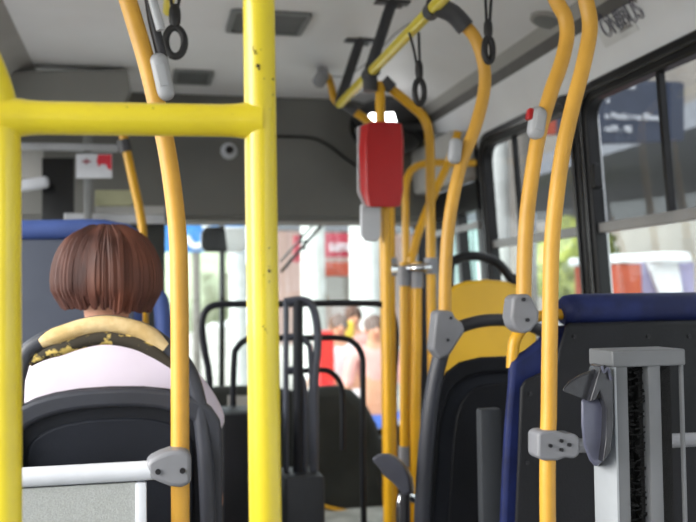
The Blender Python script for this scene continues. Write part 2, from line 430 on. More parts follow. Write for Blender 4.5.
# cable
o = obj('cable', MB().tube([P(u, v, Y=YB-.012) for u, v in ((250, 136), (285, 136.5), (312, 138), (330, 146), (345, 158), (360, 168), (380, 182))], .006, 8), M['black'])
tag(o, 'thin black cable curving down across the dark bulkhead', 'cable')
o = obj('wire', MB().tube([P(322, 75, Z=ZC-.004), P(345, 76, Z=ZC-.01), P(368, 62, Z=ZC-.02), P(400, 30, Z=ZC-.01), P(440, 8, Z=ZC-.004)], .0025, 6), M['groove'])
tag(o, 'thin grey wire running along the ceiling beside the hanger brackets', 'wire')
# sticker on white panel above the near window
pl = (V((1.392, 0, 2.095)), V((-.145, 0, -.083)).normalized())
udir = V((-.083, 0, .145)).normalized(); rd = V((0, -1, 0)); nd = rd.cross(udir)
st = thing('sticker', 'hollow purple lettered sticker on the white panel above the near window', 'sticker', P(603, 22, pl=pl))
tb = P(603.5, 31.5, pl=pl)
text('lettering', 'ÔNIBUS', .088, tb-udir*.022, rd, udir, M['ink'], st, .0035, sx=.72, outline=.0015)
pa = MB(); c0 = P(606, 48, pl=pl)
A = [c0+rd*0, c0+rd*.20, c0+rd*.20+udir*.085, c0+udir*.085]
pa.prism([p+nd*.0008 for p in A], [p+nd*.002 for p in A]); obj('film', pa, M['paper'], st, smooth=False)
for k in range(4):
    ln = MB()
    p = c0+rd*.11+udir*(.07-.017*k)+nd*.0022; w = (.07, .08, .05, .075)[k]
    ln.prism([p, p+rd*w, p+rd*w+udir*.006, p+udir*.006], [q+nd*.0006 for q in (p, p+rd*w, p+rd*w+udir*.006, p+udir*.006)])
    obj('small_print', ln, M['papg'], st, smooth=False)

# ------------------------------------------------------------------ poles and rails
XR, ZR = .74, 1.995
PR = .0165
def plate(mb, c, r=.035, h=.014): mb.cyl(c, V(c)+V((0, 0, h)), r, 24)
def clampbox(mb, pts, Y, th=.045):
    A = pxpoly(pts, Y-th/2); mb.prism(A, shift(A, (0, th, 0)))
def screws(pts, Y, parent, r=.004):
    for u, v in pts:
        c = P(u, v, Y=Y); obj('screw', MB().cyl(c, c+V((0, .006, 0)), r, 12), M['screw'], parent)
def button(u, v, Y, w, h, tilt, parent, red=False):
    c = P(u, v, Y=Y)
    r = Matrix.Rotation(R(tilt), 3, 'Y')
    b = obj('stop_button', MB().box(c, (w, .030, h), w*.46, r, 6), M['button'], parent, label='pale grey stop request button')
    obj('push_face', MB().box(c+V((.0, -.0155, .0)), (w*.5, .004, h*.45), .0018, r, 2), M['button'], b)
    if red: obj('signal_lens', MB().box(c+V((-w*.42, 0, h*.25)), (w*.3, .02, h*.35), .004, r), M['red'], b)

# thick foreground frame
Yf = .985
fr = thing('foreground_rail_frame', 'thick glossy yellow post and crossbar frame closest to the camera', 'handrail', P(260, 522, Y=Yf).xy.to_3d())
rp = .0176
top, bot = P(258, -60, Y=Yf), P(266, 560, Y=Yf)
bot2 = bot + (bot-top).normalized()*((bot.z)/( (top-bot).normalized().z))
obj('post', MB().tube([top+(top-bot).normalized()*.5, top, bot, bot2], rp, 40, 1), M['yellow'], fr)
lt = [P(-75, -60, Y=Yf), P(-45, -5, Y=Yf), P(-20, 50, Y=Yf), P(-3, 95, Y=Yf), P(3, 140, Y=Yf), P(3.5, 300, Y=Yf), P(4, 540, Y=Yf)]
lt.append(V((lt[-1].x, Yf, 0)))
obj('post', MB().tube(lt, rp, 40, 10), M['yellow'], fr)
a, b = P(3, 117.5, Y=Yf), P(260, 121, Y=Yf)
bar = MB().tube([a, b], rp, 40, 1)
obj('crossbar', bar, M['yellow'], fr)
def weld(c, d, base=1.0):
    m = MB(); m.tube([c, c+d*.018, c+d*.026, c+d*.038, c+d*.052], rp, 32, 4, rf=lambda t: 1.0+.22*(1-t)**2*(t < 1)); return m
obj('weld_joint', weld(b, (a-b).normalized()), M['yellow'], fr)
obj('weld_joint', weld(a, (b-a).normalized()), M['yellow'], fr)
axx = lambda v: P(257.5+(v+60)/620*8.5, v, Y=Yf)
for u, v, w, h in ((253, 55, 2, 2), (254, 57.5, 3.5, 1), (251, 53, 1, 2), (256, 70, 4, 3.2), (257, 73, 2, 2), (251, 51, 1.3, 1.3), (259, 54, 1, 1), (271, 82, 2.6, 2), (262, 82.5, 1.4, 1), (271, 97.5, 1.6, 2), (268, 112, 1, 1),
                   (267, 249, 2, 1.2), (267, 267, 1.4, 1.2), (267, 271.5, 3, 3), (261.5, 276, 1.2, 1), (267, 282, 1.4, 1.8), (261, 326, 1, 2), (263, 329, 1, 2.4), (265, 332, .8, 1.2)):
    p = P(u, v, Y=Yf); ax = axx(v); dx = p.x-ax.x; dx = max(-rp*.95, min(rp*.95, dx))
    q = V((ax.x+dx, Yf-math.sqrt(rp*rp-dx*dx), p.z)); nrm = V((dx, q.y-Yf, 0)).normalized()
    obj('paint_chip', MB().ell(q, (w*.00058, w*.00058, h*.00058), 10, disp=.5, dsc=3), M['chip'], fr, label='dark chip in the yellow paint')
for u, v, w in ((231, 118, 1), (235, 117, 1), (240, 116, 1), (248, 119, 2), (252, 118, 1.4), (243, 123, 1), (127, 110, 1.4), (153, 111, 1.6), (257, 113, 1.2)):
    p = P(u, v, Y=Yf); zc = P(u, 117.5+u/257*3.5, Y=Yf).z; dz = p.z-zc
    obj('paint_chip', MB().ell((p.x, Yf-math.sqrt(max(1e-6, rp*rp-dz*dz)), p.z), (w*.0006, .0006, w*.0005), 10, disp=.5, dsc=3), M['chip'], fr, label='dark chip in the yellow paint')

# golden pole beside the passenger
Yp = 1.74
gp = thing('grab_pole', 'curved knurled golden pole beside the seated passenger, with grey button near its top', 'pole', (P(180, 522, Y=Yp).x, Yp, 0))
pts = [P(u, v, Y=Yp) for u, v in ((108, -60), (124, -12), (135.5, 25), (147, 64), (157, 105), (166, 145), (173, 190), (178, 240), (179.5, 300), (180, 400), (180.5, 540))]
pts.append(V((pts[-1].x, Yp, 0)))
obj('tube', MB().tube(pts, .0172, 28, 8), M['amber'], gp)
button(162, 77, Yp-.01, .036, .092, -12, gp)
obj('conduit', MB().tube([P(148, -12, Y=Yp), P(153, 20, Y=Yp), P(159, 45, Y=Yp), P(163, 62, Y=Yp)], .0105, 14), M['hoop'], gp)
obj('conduit_sleeve', MB().tube([P(150, -12, Y=Yp-.03), P(154, 5, Y=Yp-.03), P(161, 30, Y=Yp-.03)], .009, 12), M['button'], gp)
# overhead rail on the left that ends just in frame
XL = .062
t = thing('overhead_rail', 'short yellow overhead rail end at the top left between ceiling and strap', 'handrail', (XL, 1.5, ZC))
obj('tube', MB().tube([(XL, .6, ZR), (XL, 2.36, ZR)], .014, 20, 1), M['yellow'], t)
for y in (1.2, 2.30): obj('bracket', MB().tube([(XL, y, ZR), (XL-.03, y, ZC)], .012, 16, 1), M['dclamp'], t)

# white barrier in front of passenger seat back
Yb = 1.70
br = thing('low_barrier', 'white topped low barrier with frosted grey panel behind the passenger', 'barrier', (-.3, Yb, 0))
a, b = P(-40, 479.5, Y=Yb), P(172, 469, Y=Yb)
a.z = P(-40, 479, Y=Yb).z
obj('top_rail', MB().tube([V((-.83, Yb, b.z-.001)), V((b.x, Yb, b.z))], .0175, 28, 1), M['white'], br)
pr = P(141, 490, Y=Yb)
obj('upright', MB().box((pr.x, Yb, (b.z-.02)/2), (.020, .02, b.z-.02), .003), M['white'], br)
obj('frosted_panel', MB().box(((-.83+pr.x)/2, Yb, (b.z-.02+.15)/2), (pr.x+.83-.012, .008, b.z-.17)), M['mesh'], br)
cm = MB(); A = pxpoly([(146, 464), (151, 459), (160, 454.5), (170, 451), (181, 450.5), (190, 453), (191.5, 458), (191.5, 480), (190, 485), (181, 488), (170, 487), (160, 483), (151, 479), (147, 475)], Yb-.018)
cm.prism(A, shift(A, (0, .062, 0)))
k = obj('clamp', cm, M['clamp'], br, bev=.008)
screws(((158, 472), (182.5, 471)), Yb-.022, k, .0052)

# aisle overhead rail with hangers
rl = thing('overhead_rail', 'long yellow overhead aisle rail held by dark hanger brackets', 'handrail', (XR, 2, ZC))
obj('tube', MB().tube([(XR-.01, .5, ZR), (XR-.005, 2.0, ZR), (XR+.005, 3.42, ZR)], .0168, 24, 4), M['yellow'], rl)
def hanger(y, x=XR):
    m = MB(); dx = .088; m.tube([(x, y, ZR), (x+dx*.8, y, ZC-.05), (x+dx*.95, y, ZC-.014), (x+dx, y, ZC-.004)], .0195, 16, 3, rf=lambda t: 1 if t < .75 else 1+(t-.75)*4)
    m.box((x+dx, y, ZC-.004), (.12, .05, .008), .003)
    obj('hanger_bracket', m, M['hoop'], rl)
hanger(3.40); hanger(2.93); hanger(2.25); hanger(1.3)
def joint(pts, r=.024, name='joint', parent=rl): return obj(name, MB().tube(pts, r, 18, 3), M['dclamp'], parent)
c3 = V((XR+.003, 2.92, ZR)); c4 = V((XR+.005, 3.42, ZR)); c2 = V((XR, 2.22, ZR))
joint([c3+V((0, -.05, 0)), c3, c3+V((0, .03, -.0))]); joint([c3+V((0, 0, .01)), c3+V((0, 0, -.06))], .025)
joint([c2+V((0, -.012, 0)), c2+V((0, .03, 0))], .023)
ey = 3.45
e1 = [c4, P(348, 107, Y=ey), P(360, 117, Y=ey), P(372, 130, Y=ey), P(380, 160, Y=ey)]
obj('end_elbow', MB().tube([c4+V((0, -.02, 0)), P(345, 104, Y=ey), P(356, 112, Y=ey)], .021, 16, 4), M['dclamp'], rl)
obj('down_tube', MB().tube([P(354, 111, Y=ey), P(366, 120, Y=ey), P(377, 134, Y=ey), P(382, 170, Y=ey), P(384, 300, Y=ey), V((P(384, 300, Y=ey).x, ey, 0))], .0165, 18, 6), M['ochre'], rl)
obj('ceiling_stub', MB().tube([P(338, 103, Y=ey), P(334, 98, Y=ey), P(331, 85, Y=ey), P(327, 76, Y=ey-.03), P(321, 80, Y=ey-.1)], .015, 18, 6), M['ochre'], rl)
obj('ceiling_flange', MB().tube([P(319, 82, Y=ey-.12), P(322, 76, Y=ey-.1), P(323, 72, Z=ZC)], .026, 18, 3), M['clamp'], rl)

# pole F
def pole(label, pix, Y, r=PR, m='amber', floor=True, group=None, start=None):
    p = [P(u, v, Y=Y) for u, v in pix]
    if start is not None: p = start+p
    if floor: p.append(V((p[-1].x, Y, 0)))
    t = thing('grab_pole', label, 'pole', (p[-1].x, Y, 0 if floor else p[-1].z), group)
    obj('tube', MB().tube(p, r, 24, 8), M[m], t)
    return t
YF = 2.2
pf = pole('curved amber pole rising from the dark seat beside the aisle, button halfway up', ((464, 25), (476, 40), (484, 66), (484, 92), (475, 128), (461, 165), (451, 210), (446, 260), (444.5, 330)), YF, floor=False, start=[V((XR+.015, YF, ZR-.004))])
obj('elbow', MB().tube([V((XR, YF, ZR)), P(453, 14, Y=YF), P(466, 28, Y=YF)], .0245, 18, 4), M['dclamp'], pf)
button(455, 151, YF-.012, .036, .068, 8, pf)
cm = MB(); A = pxpoly([(436, 312), (441, 310), (453, 311), (456, 318), (463, 323), (466, 331), (458, 343), (450, 356), (440, 360), (432, 350), (434, 330)], YF-.024)
cm.prism(A, shift(A, (0, .05, 0))); k = obj('clamp', cm, M['clamp'], pf, bev=.008)
screws(((451, 318), (448, 340)), YF-.026, k)
# pole G
YG = 1.73
pg = pole('curved amber pole with a red edged button, clamped to the blue seat corner', ((540, -38), (556, 0), (565, 17), (567, 35), (564, 53), (559, 70), (551, 92), (539, 134), (532, 175), (527, 215), (524.5, 255), (523.5, 305)), YG, r=.0158, floor=False, start=[V((XR, YG, ZR)), P(520, -80, Y=YG)])
button(537, 123, YG-.012, .038, .070, 10, pg, True)
cm = MB(); A = pxpoly([(513, 298), (518, 294), (530, 294), (534, 300), (540, 312), (539, 322), (531, 332), (523, 334), (514, 328), (511, 318)], YG-.026)
cm.prism(A, shift(A, (0, .05, 0))); k = obj('clamp', cm, M['clamp'], pg, bev=.009)
screws(((524, 299.5), (528, 320)), YG-.03, k, .0042)
# pole H
YHh = 1.57
ph = pole('straight lower amber pole bolted to the horizontal bar, beside the grey column', ((576, -60), (585, -5), (590, 26), (584, 62), (573, 105), (563, 150), (556, 200), (551.5, 250), (550, 320), (549, 400), (548, 540)), YHh, r=.0150, start=[V((XR, YHh, ZR)), P(556, -105, Y=YHh)])
cm = MB(); A = pxpoly([(538, 434), (543, 431), (558, 431), (566, 434), (576, 434), (580, 438), (580, 455), (575, 459), (566, 458), (558, 461), (543, 461), (538, 457)], YHh-.024)
cm.prism(A, shift(A, (0, .048, 0))); k = obj('clamp', cm, M['clamp'], ph, bev=.009)
screws(((551, 446), (562, 441), (562, 450), (570, 445)), YHh-.028, k, .0035)
ba = P(576, 446, Y=YHh)
obj('side_bar', MB().tube([ba, V((1.47, YHh, ba.z-.0))], .0135, 18, 1), M['clamp'], ph)
# near central group
YA = 2.93
pa_ = pole('amber pole carrying the red box in the middle of the aisle', ((380, 82), (380.5, 118), (384, 180), (386, 240), (388, 380), (389.5, 540)), YA, m='ochre')
pd = pole('amber pole branching from the overhead rail joint to the right of the red box', ((386, 84), (395, 92), (412, 106), (424, 118), (429.5, 140), (430.5, 200), (431, 265), (432, 345)), YA+.02, m='ochre')
obj('elbow', MB().tube([P(383, 80, Y=YA), P(392, 89, Y=YA)], .022, 16, 1), M['dclamp'], pd)
pe = pole('slim amber pole directly behind the red box pole', ((391, 150), (391, 265), (392.5, 440)), 3.25, m='ochre', r=.016)
pb = pole('amber pole at the left of the chrome link pair', ((404.5, 262), (405, 350), (405, 455)), YA+.05, m='ochre', r=.0172)
pc = pole('amber pole at the right of the chrome link pair', ((417, 262), (416.5, 350), (415, 455)), YA+.03, m='ochre', r=.0172)
for t, u, v0, v1, Y, r in ((pb, 404.5, 266, 286, YA+.05, .023), (pc, 417, 266, 288, YA+.03, .023), (pd, 431, 258, 274, YA+.02, .024), (pe, 391, 258, 276, 3.25, .023), (pb, 405, 446, 466, YA+.05, .022)):
    obj('collar', MB().tube([P(u, v0, Y=Y), P(u, v1, Y=Y)], r, 20, 1), M['clamp'], t)
o = obj('link_bar', MB().tube([P(389, 269, Y=3.2), P(400, 268.5, Y=3.02), P(417, 268, Y=YA), P(430, 267, Y=YA)], .014, 16, 3), M['steel']); tag(o, 'short chrome bar linking the amber poles', 'bar')
pp2 = pole('far amber portal tube beside the front door', ((475, 163), (452, 163), (430, 163), (414, 168), (406.5, 182), (405.5, 210), (406, 262), (407, 400)), 3.75, m='ochre', r=.0165)
pq = pole('slanting amber tube crossing behind the right hand poles', ((458, 132), (450, 158), (436, 190), (424, 218), (414, 250), (411, 300)), 3.5, m='ochre', r=.0165)
pl_ = pole('curved amber pole with dark collar in front of the driver cab', ((120, 118), (123, 134), (127, 152), (133, 180), (140, 212), (143, 240), (144, 330)), 3.6, m='ochre', r=.017)
obj('collar', MB().tube([P(123, 140, Y=3.6), P(126, 152, Y=3.6)], .025, 18, 1), M['dclamp'], pl_)

# red box on pole A
rb = thing('red_box', 'red faceted plastic box mounted on the central amber pole', 'box', P(382, 207, Y=YA-.03))
yb = YA-.035
front = [(368, 123), (376, 121.5), (394, 121.5), (401, 124), (403, 140), (402.5, 190), (400, 206), (393, 207.5), (370, 207), (366.5, 190), (365.5, 140)]
back = [(360, 126), (372, 121.5), (394, 121.5), (402, 124), (404, 140), (403.5, 190), (401, 206), (392, 207.5), (366, 206), (360, 190), (358.5, 150)]
obj('cover', MB().prism(pxpoly(front, yb-.075), pxpoly(back, yb-.02)), M['red'], rb, bev=.004)
bk = [(357, 127), (370, 122), (396, 122), (402, 128), (402, 200), (396, 207), (364, 207), (357, 192)]
obj('backplate', MB().prism(pxpoly(bk, yb-.02), pxpoly(bk, yb+.0)), M['redback'], rb, bev=.004)
A = pxpoly([(361, 204), (381, 204), (381, 236), (378, 241), (366, 241), (361, 234)], yb+.01)
obj('pale_tab', MB().prism(A, shift(A, (0, .02, 0))), M['clearp'], rb, bev=.005)

# dark dome behind red box, a light reflection on it built as a glowing panel
dm = thing('dark_overhead_pod', 'black rounded pod under the ceiling behind the red box', 'mirror', P(388, 130, Y=4.25))
c = P(389, 127, Y=4.25); obj('housing', MB().ell(c, (.20, .12, .145), 32), M['lens'], dm)
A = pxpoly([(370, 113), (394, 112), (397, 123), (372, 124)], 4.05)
d_ = obj('light_reflection', MB().prism(A, shift(A, (0, .03, 0))), M['reflw'], dm, bev=.006, label='glowing white patch standing for a light reflection')

# ------------------------------------------------------------------ hanging straps
def strap(label, u, vtop, vloop, Y, lw, lh, topp=None):
    c = P(u, vloop, Y=Y); topc = topp if topp is not None else P(u, vtop, Y=Y)
    t = thing('hanging_strap', label, 'strap', topc, 'grab straps')
    for s_ in (-1, 1): obj('webbing', MB().tube([topc+V((s_*.014, 0, .0)), topc*.5+c*.5+V((s_*.008, 0, lh)), c+V((s_*.003, 0, lh*1.7))], .004, 10, 4), M['strap'], t)
    obj('grip_neck', MB().tube([c+V((0, 0, lh*2.6)), c+V((0, 0, lh*2.2)), c+V((0, 0, lh*1.4)), c+V((0, 0, lh))], max(.0105, lw*.6), 14, 4, rf=lambda k: .6+.5*math.sin(k*math.pi)), M['strap'], t)
    L = [c+V((math.sin(a)*lw, 0, math.cos(a)*lh)) for a in [2*math.pi*i/14 for i in range(14)]]
    obj('grip_loop', MB().tube(L, .0085, 12, 3, closed=True), M['strap'], t)
strap('black grab strap with open loop hanging at top left behind the golden pole', 175, -8, 42, 2.05, .021, .033)
strap('black grab strap hanging from the aisle rail beside the red box', 419.5, 14, 92, 2.40, .014, .034, V((XR, 2.40, ZR-.01)))
strap('black grab strap hanging at top centre, right of the bent pole', 488.5, -30, 50, 2.12, .011, .030)

# ------------------------------------------------------------------ seats
def arch(cx, w, ztop, zbot, k=14, sh=.5, p=2.4):
    """superellipse-topped outline"""
    o = [(cx+w, zbot)]
    zc = ztop-w*sh
    for i in range(k+1):
        a = math.pi*i/k; ca, sa = math.cos(a), math.sin(a)
        o.append((cx+w*math.copysign(abs(ca)**(2/p), ca), zc+(ztop-zc)*abs(sa)**(2/p)))
    o.append((cx-w, zbot)); return o
def lean(pts, y, zref, k=.12): return [V((p[0], y+(zref-p[1])*k, p[1])) for p in pts]

def bucket(t, cx, y, w, ztop, zbot, m1, m2, mr, k=.13):
    """seat back shell with raised rim and recessed inner panel, seen from behind"""
    A = arch(cx, w, ztop, zbot, sh=.46)
    obj('backrest', MB().prism(lean(A, y, ztop, k), lean(A, y+.05, ztop, k)), M[m1], t, bev=.012)
    O = arch(cx, w, ztop, zbot, sh=.46); I = arch(cx, w*.84, ztop-.038, zbot+.04, sh=.46)
    obj('back_rim', MB().ring(O, I, lambda p: V((p[0], y-.022+(ztop-p[1])*k, p[1])), lambda p: V((p[0], y+.002+(ztop-p[1])*k, p[1]))), M[mr], t, bev=.009)
    I2 = arch(cx, w*.74, ztop-.062, zbot+.07, sh=.46)
    obj('inner_panel', MB().prism(lean(I2, y-.006, ztop, k), lean(I2, y+.01, ztop, k)), M[m2], t, bev=.006)
# passenger seat
YS = 1.90
cs = P(111, 400, Y=YS); zt = P(103, 388, Y=YS).z
st = thing('passenger_seat', 'dark plastic seat holding the passenger, with worn beige grab hoop', 'seat', (cs.x, YS+.2, 0))
bucket(st, cs.x, YS, .224, zt, .45, 'shell', 'shell2', 'rim')
hp = [(16, 392), (19, 372), (27, 352), (44, 340), (62, 333), (84, 326), (104, 323), (124, 325), (144, 331), (160, 341), (178, 356), (190, 374), (198, 400), (203, 435), (207, 490)]
hpt = [P(u, v, Y=YS) for u, v in hp]
obj('grab_hoop', MB().tube([P(14, 470, Y=YS)]+hpt+[V((hpt[-1].x+.01, YS+.02, .5))], .0165, 20, 6), M['rim'], st)
seg = crom(hpt, 6)
fo = [p+V((0, -.006, -.002)) for p in seg[17:57]]
obj('worn_foam', MB().tube(fo, .0172, 20, 1, rf=lambda k: .7+.3*min(1, 8*k, 8*(1-k))), M['foam'], st, label='beige foam showing through the worn cover')
fo = [p+V((0, .0, -.028)) for p in seg[13:61]]
obj('torn_cover', MB().tube(fo, .0165, 18, 1, rf=lambda k: .5+.5*min(1, 5*k, 5*(1-k))), M['foamtear'], st, label='torn dark cover with yellow flecks')
obj('seat_cushion', MB().box((cs.x, YS+.33, .43), (.46, .46, .07), .03, None, 4), M['shell'], st)
obj('pedestal', MB().box((cs.x, YS+.34, .22), (.30, .30, .44), .02), M['backblk'], st)

# high-backed blue topped seat ahead
Yn = 2.85
a = P(138, 300, Y=Yn).x
s2 = thing('high_back_seat', 'slate backed double seat with blue top cushion ahead of the passenger', 'seat', (-.38, Yn+.2, 0))
z1 = P(60, 239, Y=Yn).z; z0 = P(60, 220, Y=Yn).z
obj('backrest', MB().box(((a-.83)/2, Yn+.03, (z1+.4)/2), (a+.83-.02, .05, z1-.4), .012), M['slate'], s2)
obj('top_cushion', MB().tube([(-.82, Yn+.03, (z0+z1)/2), (a-.32, Yn+.03, (z0+z1)/2), (a-.06, Yn+.03, (z0+z1)/2-.006), (a-.02, Yn+.04, z1-.09), (a-.015, Yn+.04, .5)], (z0-z1)/2+.002, 20, 4), M['blue2'], s2, label='cobalt blue cushion')
obj('side_bolster', MB().tube([P(158, 290, Y=Yn+.05), P(162, 310, Y=Yn+.05), P(164, 350, Y=Yn+.05), P(165, 420, Y=Yn+.05)], .026, 16, 5, rf=lambda k: .5+.5*min(1, 6*k)), M['blue2'], s2)
obj('seat_cushion', MB().box(((a-.83)/2, Yn+.28, .45), (a+.83-.06, .44, .09), .03), M['blue2'], s2)
obj('pedestal', MB().box(((a-.83)/2, Yn+.28, .2), (.5, .3, .4), .02), M['backblk'], s2)

# right dark bucket seat
Y2 = 2.22
s3 = thing('bucket_seat', 'dark grey bucket seat with arched grab hoop beside the aisle, right of centre', 'seat', (.86, Y2+.2, 0))
rim = [P(u, v, Y=Y2) for u, v in ((421, 560), (422, 522), (424, 480), (427, 440), (431, 405), (437, 370), (446, 338))]
obj('side_rim', MB().tube([V((rim[0].x, Y2, .4))]+rim, .021, 18, 6), M['rim'], s3)
hoop = [P(u, v, Y=Y2) for u, v in ((449, 338), (456, 330), (466, 325), (482, 321), (500, 320), (518, 322), (540, 330), (556, 345), (566, 380), (572, 430))]
obj('grab_hoop', MB().tube(hoop+[V((hoop[-1].x+.01, Y2, .45))], .0165, 18, 6), M['hoop'], s3)
ztt = P(490, 356, Y=Y2).z; cx = P(503, 400, Y=Y2).x
B = [(419, 560), (421, 520), (424, 478), (428, 442), (433, 410), (438, 388), (446, 372), (459, 362), (480, 357), (505, 356), (530, 358), (552, 366), (566, 385), (574, 420), (582, 560)]
I = [(433, 545), (434, 510), (437, 470), (440, 432), (444, 408), (450, 393), (459, 383), (471, 376), (486, 373), (505, 372), (526, 374), (542, 381), (551, 396), (558, 425), (562, 545)]
px = lambda Yv: (lambda p: P(p[0], p[1], Y=Yv))
obj('backrest', MB().prism(pxpoly(B, Y2+.012), pxpoly(B, Y2+.06)), M['shell'], s3, bev=.008)
obj('back_rim', MB().ring(B, I, px(Y2-.012), px(Y2+.014)), M['backblk'], s3, bev=.008)
I2 = [(505+(u-505)*.80, 545+(v-545)*.94) for u, v in I]
obj('inner_panel', MB().prism(pxpoly(I2, Y2+.002), pxpoly(I2, Y2+.02)), M['backblk'], s3, bev=.006)
obj('seat_cushion', MB().box((cx, Y2+.30, .45), (.44, .42, .08), .03), M['shell'], s3)
obj('pedestal', MB().box((cx, Y2+.30, .2), (.26, .3, .42), .02), M['backblk'], s3)
# armrest paddle
ar = [P(u, v, Y=2.12) for u, v in ((373, 459), (384, 457), (395, 464), (402, 475), (405, 491))]
am = MB()
tp = [(371, 459), (378, 454), (387, 453), (396, 458), (404, 466), (410, 478), (412, 493), (404, 496), (400, 491), (392, 482), (384, 476), (379, 468)]
am.prism(pxpoly(tp, 2.22), pxpoly([(u+3, v) for u, v in tp], 2.42))
obj('armrest', am, mat('armrest_grey', S(96, 97, 108), .45), s3, bev=.008, label='grey curved armrest paddle')
obj('armrest_post', MB().tube([P(405, 490, Y=2.3), P(405, 530, Y=2.3), V((P(405, 530, Y=2.3).x, 2.3, .35))], .013, 16, 1), M['hoop'], s3)
o = MB(); o.tube([P(418, 500, Y=2.75), P(402, 498, Y=2.75), P(401, 540, Y=2.75), V((P(401, 540, Y=2.75).x, 2.75, .0))], .015, 14, 4)
o = obj('chrome_stanchion', o, M['steel']); tag(o, 'short chrome floor stanchion under the grey armrest', 'stanchion')
# charcoal post
A = MB(); c = P(488.5, 408, Y=1.93)
A.box((c.x, 1.93, c.z/2), (.052, .03, c.z), .006)
o = obj('charcoal_post', A, mat('charcoal_post_plastic', S(58, 61, 65), .55, bump=.1, spec=.3)); tag(o, 'short charcoal square post in front of the dark bucket seat', 'post')

# yellow seat
Y3 = 2.95
s4 = thing('yellow_seat', 'bright yellow plastic seat back beyond the dark bucket seat', 'seat', (P(490, 300, Y=Y3).x, Y3+.2, 0))
B = [(440, 470), (443, 360), (444, 310), (447, 293), (454, 285), (466, 281), (486, 279.5), (505, 281), (519, 286), (528, 294), (534, 310), (538, 360), (542, 470)]
obj('backrest', MB().prism(pxpoly(B, Y3), pxpoly(B, Y3+.045)), M['yseat'], s4, bev=.012)
c = P(490, 470, Y=Y3)
obj('seat_cushion', MB().box((c.x, Y3+.22, .47), (.38, .32, .07), .025), M['yseat'], s4)
obj('pedestal', MB().box((c.x, Y3+.26, .21), (.24, .28, .42), .02), M['backblk'], s4)
o = obj('guard_hoop', MB().tube([V((P(448, 265, Y=3.4).x, 3.4, .0)), P(449, 330, Y=3.4), P(450, 268, Y=3.4), P(456, 260, Y=3.4), P(470, 256, Y=3.4), P(486, 258, Y=3.4), P(500, 265, Y=3.4), P(512, 282, Y=3.4), P(518, 305, Y=3.4), V((P(520, 305, Y=3.4).x, 3.4, 0))], .019, 16, 6), M['black'])
tag(o, 'black curved guard hoop behind the yellow seat, below the far window', 'guard rail')

# near right blue seat
Y1 = 1.75
s5 = thing('upholstered_seat', 'navy blue upholstered double seat with black back panel at the right', 'seat', (1.1, Y1+.2, 0))
zc_ = P(640, 309, Y=Y1).z
xa = P(575, 310, Y=Y1).x
obj('top_cushion', MB().tube([(xa-.018, Y1+.03, zc_-.006), (xa+.004, Y1+.03, zc_-.002), (xa+.03, Y1+.03, zc_), (xa+.2, Y1+.03, zc_), (1.40, Y1+.03, zc_)], .0345, 24, 6, rf=lambda k: .72+.28*min(1, 6*k)), M['blue'], s5, label='padded navy blue top roll')
B = [(566, 323), (640, 321), (760, 319), (760, 620), (505, 620), (514, 540), (518, 440), (520, 388), (524, 380), (556, 366), (558, 350)]
obj('back_panel', MB().prism(pxpoly(B, Y1-.012), pxpoly(B, Y1+.012)), M['backblk'], s5, bev=.008)
screws(((575, 336.5), (649, 336.5), (531, 394), (528, 463), (690, 336.5)), Y1-.016, s5, .0042)
B = [(497, 620), (499, 522), (501, 470), (504, 420), (507, 385), (508, 360), (515, 355), (524, 350), (534, 342), (546, 330), (556, 326), (570, 324), (600, 324), (600, 620)]
obj('backrest', MB().prism(pxpoly(B, Y1+.014), pxpoly([(u+3, v) for u, v in B], Y1+.10)), M['blue'], s5, bev=.018, label='navy blue upholstery')
obj('frame_tube', MB().tube([P(u, v, Y=Y1+.03) for u, v in ((580, 314), (560, 314), (545, 315), (533, 318))], .0115, 16, 4), M['ochre'], s5)
obj('frame_tube', MB().tube([P(u, v, Y=Y1+.03) for u, v in ((527, 322), (520, 331), (515, 340), (513, 350), (512, 368))], .0125, 16, 4), M['ochre'], s5)
obj('seat_cushion', MB().box((1.12, Y1+.25, .44), (.72, .30, .10), .03), M['blue'], s5)
obj('pedestal', MB().box((1.12, Y1+.25, .2), (.4, .24, .4), .02), M['backblk'], s5)

# ------------------------------------------------------------------ grey column with brush slots
Yc = 1.26
x0 = P(615, 430, Y=Yc).x; x1 = P(685, 430, Y=Yc).x; zt = P(640, 366, Y=Yc).z; zcap = P(640, 350, Y=Yc).z
dp = .070
co = thing('slotted_column', 'grey slotted metal column with flat cap at the lower right', 'column', ((x0+x1)/2, Yc+dp/2, 0))
u2x = lambda u: P(u, 430, Y=Yc).x
def col(name, ua, ub, ya, yb2, m, lab=None):
    a_, b_ = u2x(ua)+.0012, u2x(ub)
    return obj(name, MB().box(((a_+b_)/2, (ya+yb2)/2, zt/2), (b_-a_, yb2-ya, zt), .0015), m, co, label=lab)
obj('side_plate', MB().box((x0+.002, Yc+dp/2-.0006, zt/2), (.004, dp+.0012, zt), .0005), M['colw'], co)
col('front_strip', 615, 629, Yc, Yc+.02, M['colm'])
col('front_strip', 649, 662, Yc, Yc+.02, M['colm'])
col('front_strip', 682, 685.5, Yc, Yc+.008, M['colm'])
col('slot_back', 616, 685, Yc+.035, Yc+dp, M['brush'])
col('slot_divider', 645, 662, Yc+.018, Yc+dp, M['brush'])
bs = MB(); xa_, xb_ = u2x(629), u2x(649.5)
for i in range(260):
    z = zt*(.45+.55*i/260); yy = Yc+.012+random.random()*.01
    l = random.uniform(.010, .020); s_ = random.choice((-1, 1))
    p = V((xa_ if s_ > 0 else xb_, yy, z)); q = p+V((s_*l, -.006*random.random(), random.uniform(-.006, .004)))
    bs.tube([p, q], .0013, 5, 1)
bso = obj('brush_strip', bs, M['brush'], co, label='black bristles in the slot'); bso['kind'] = 'stuff'
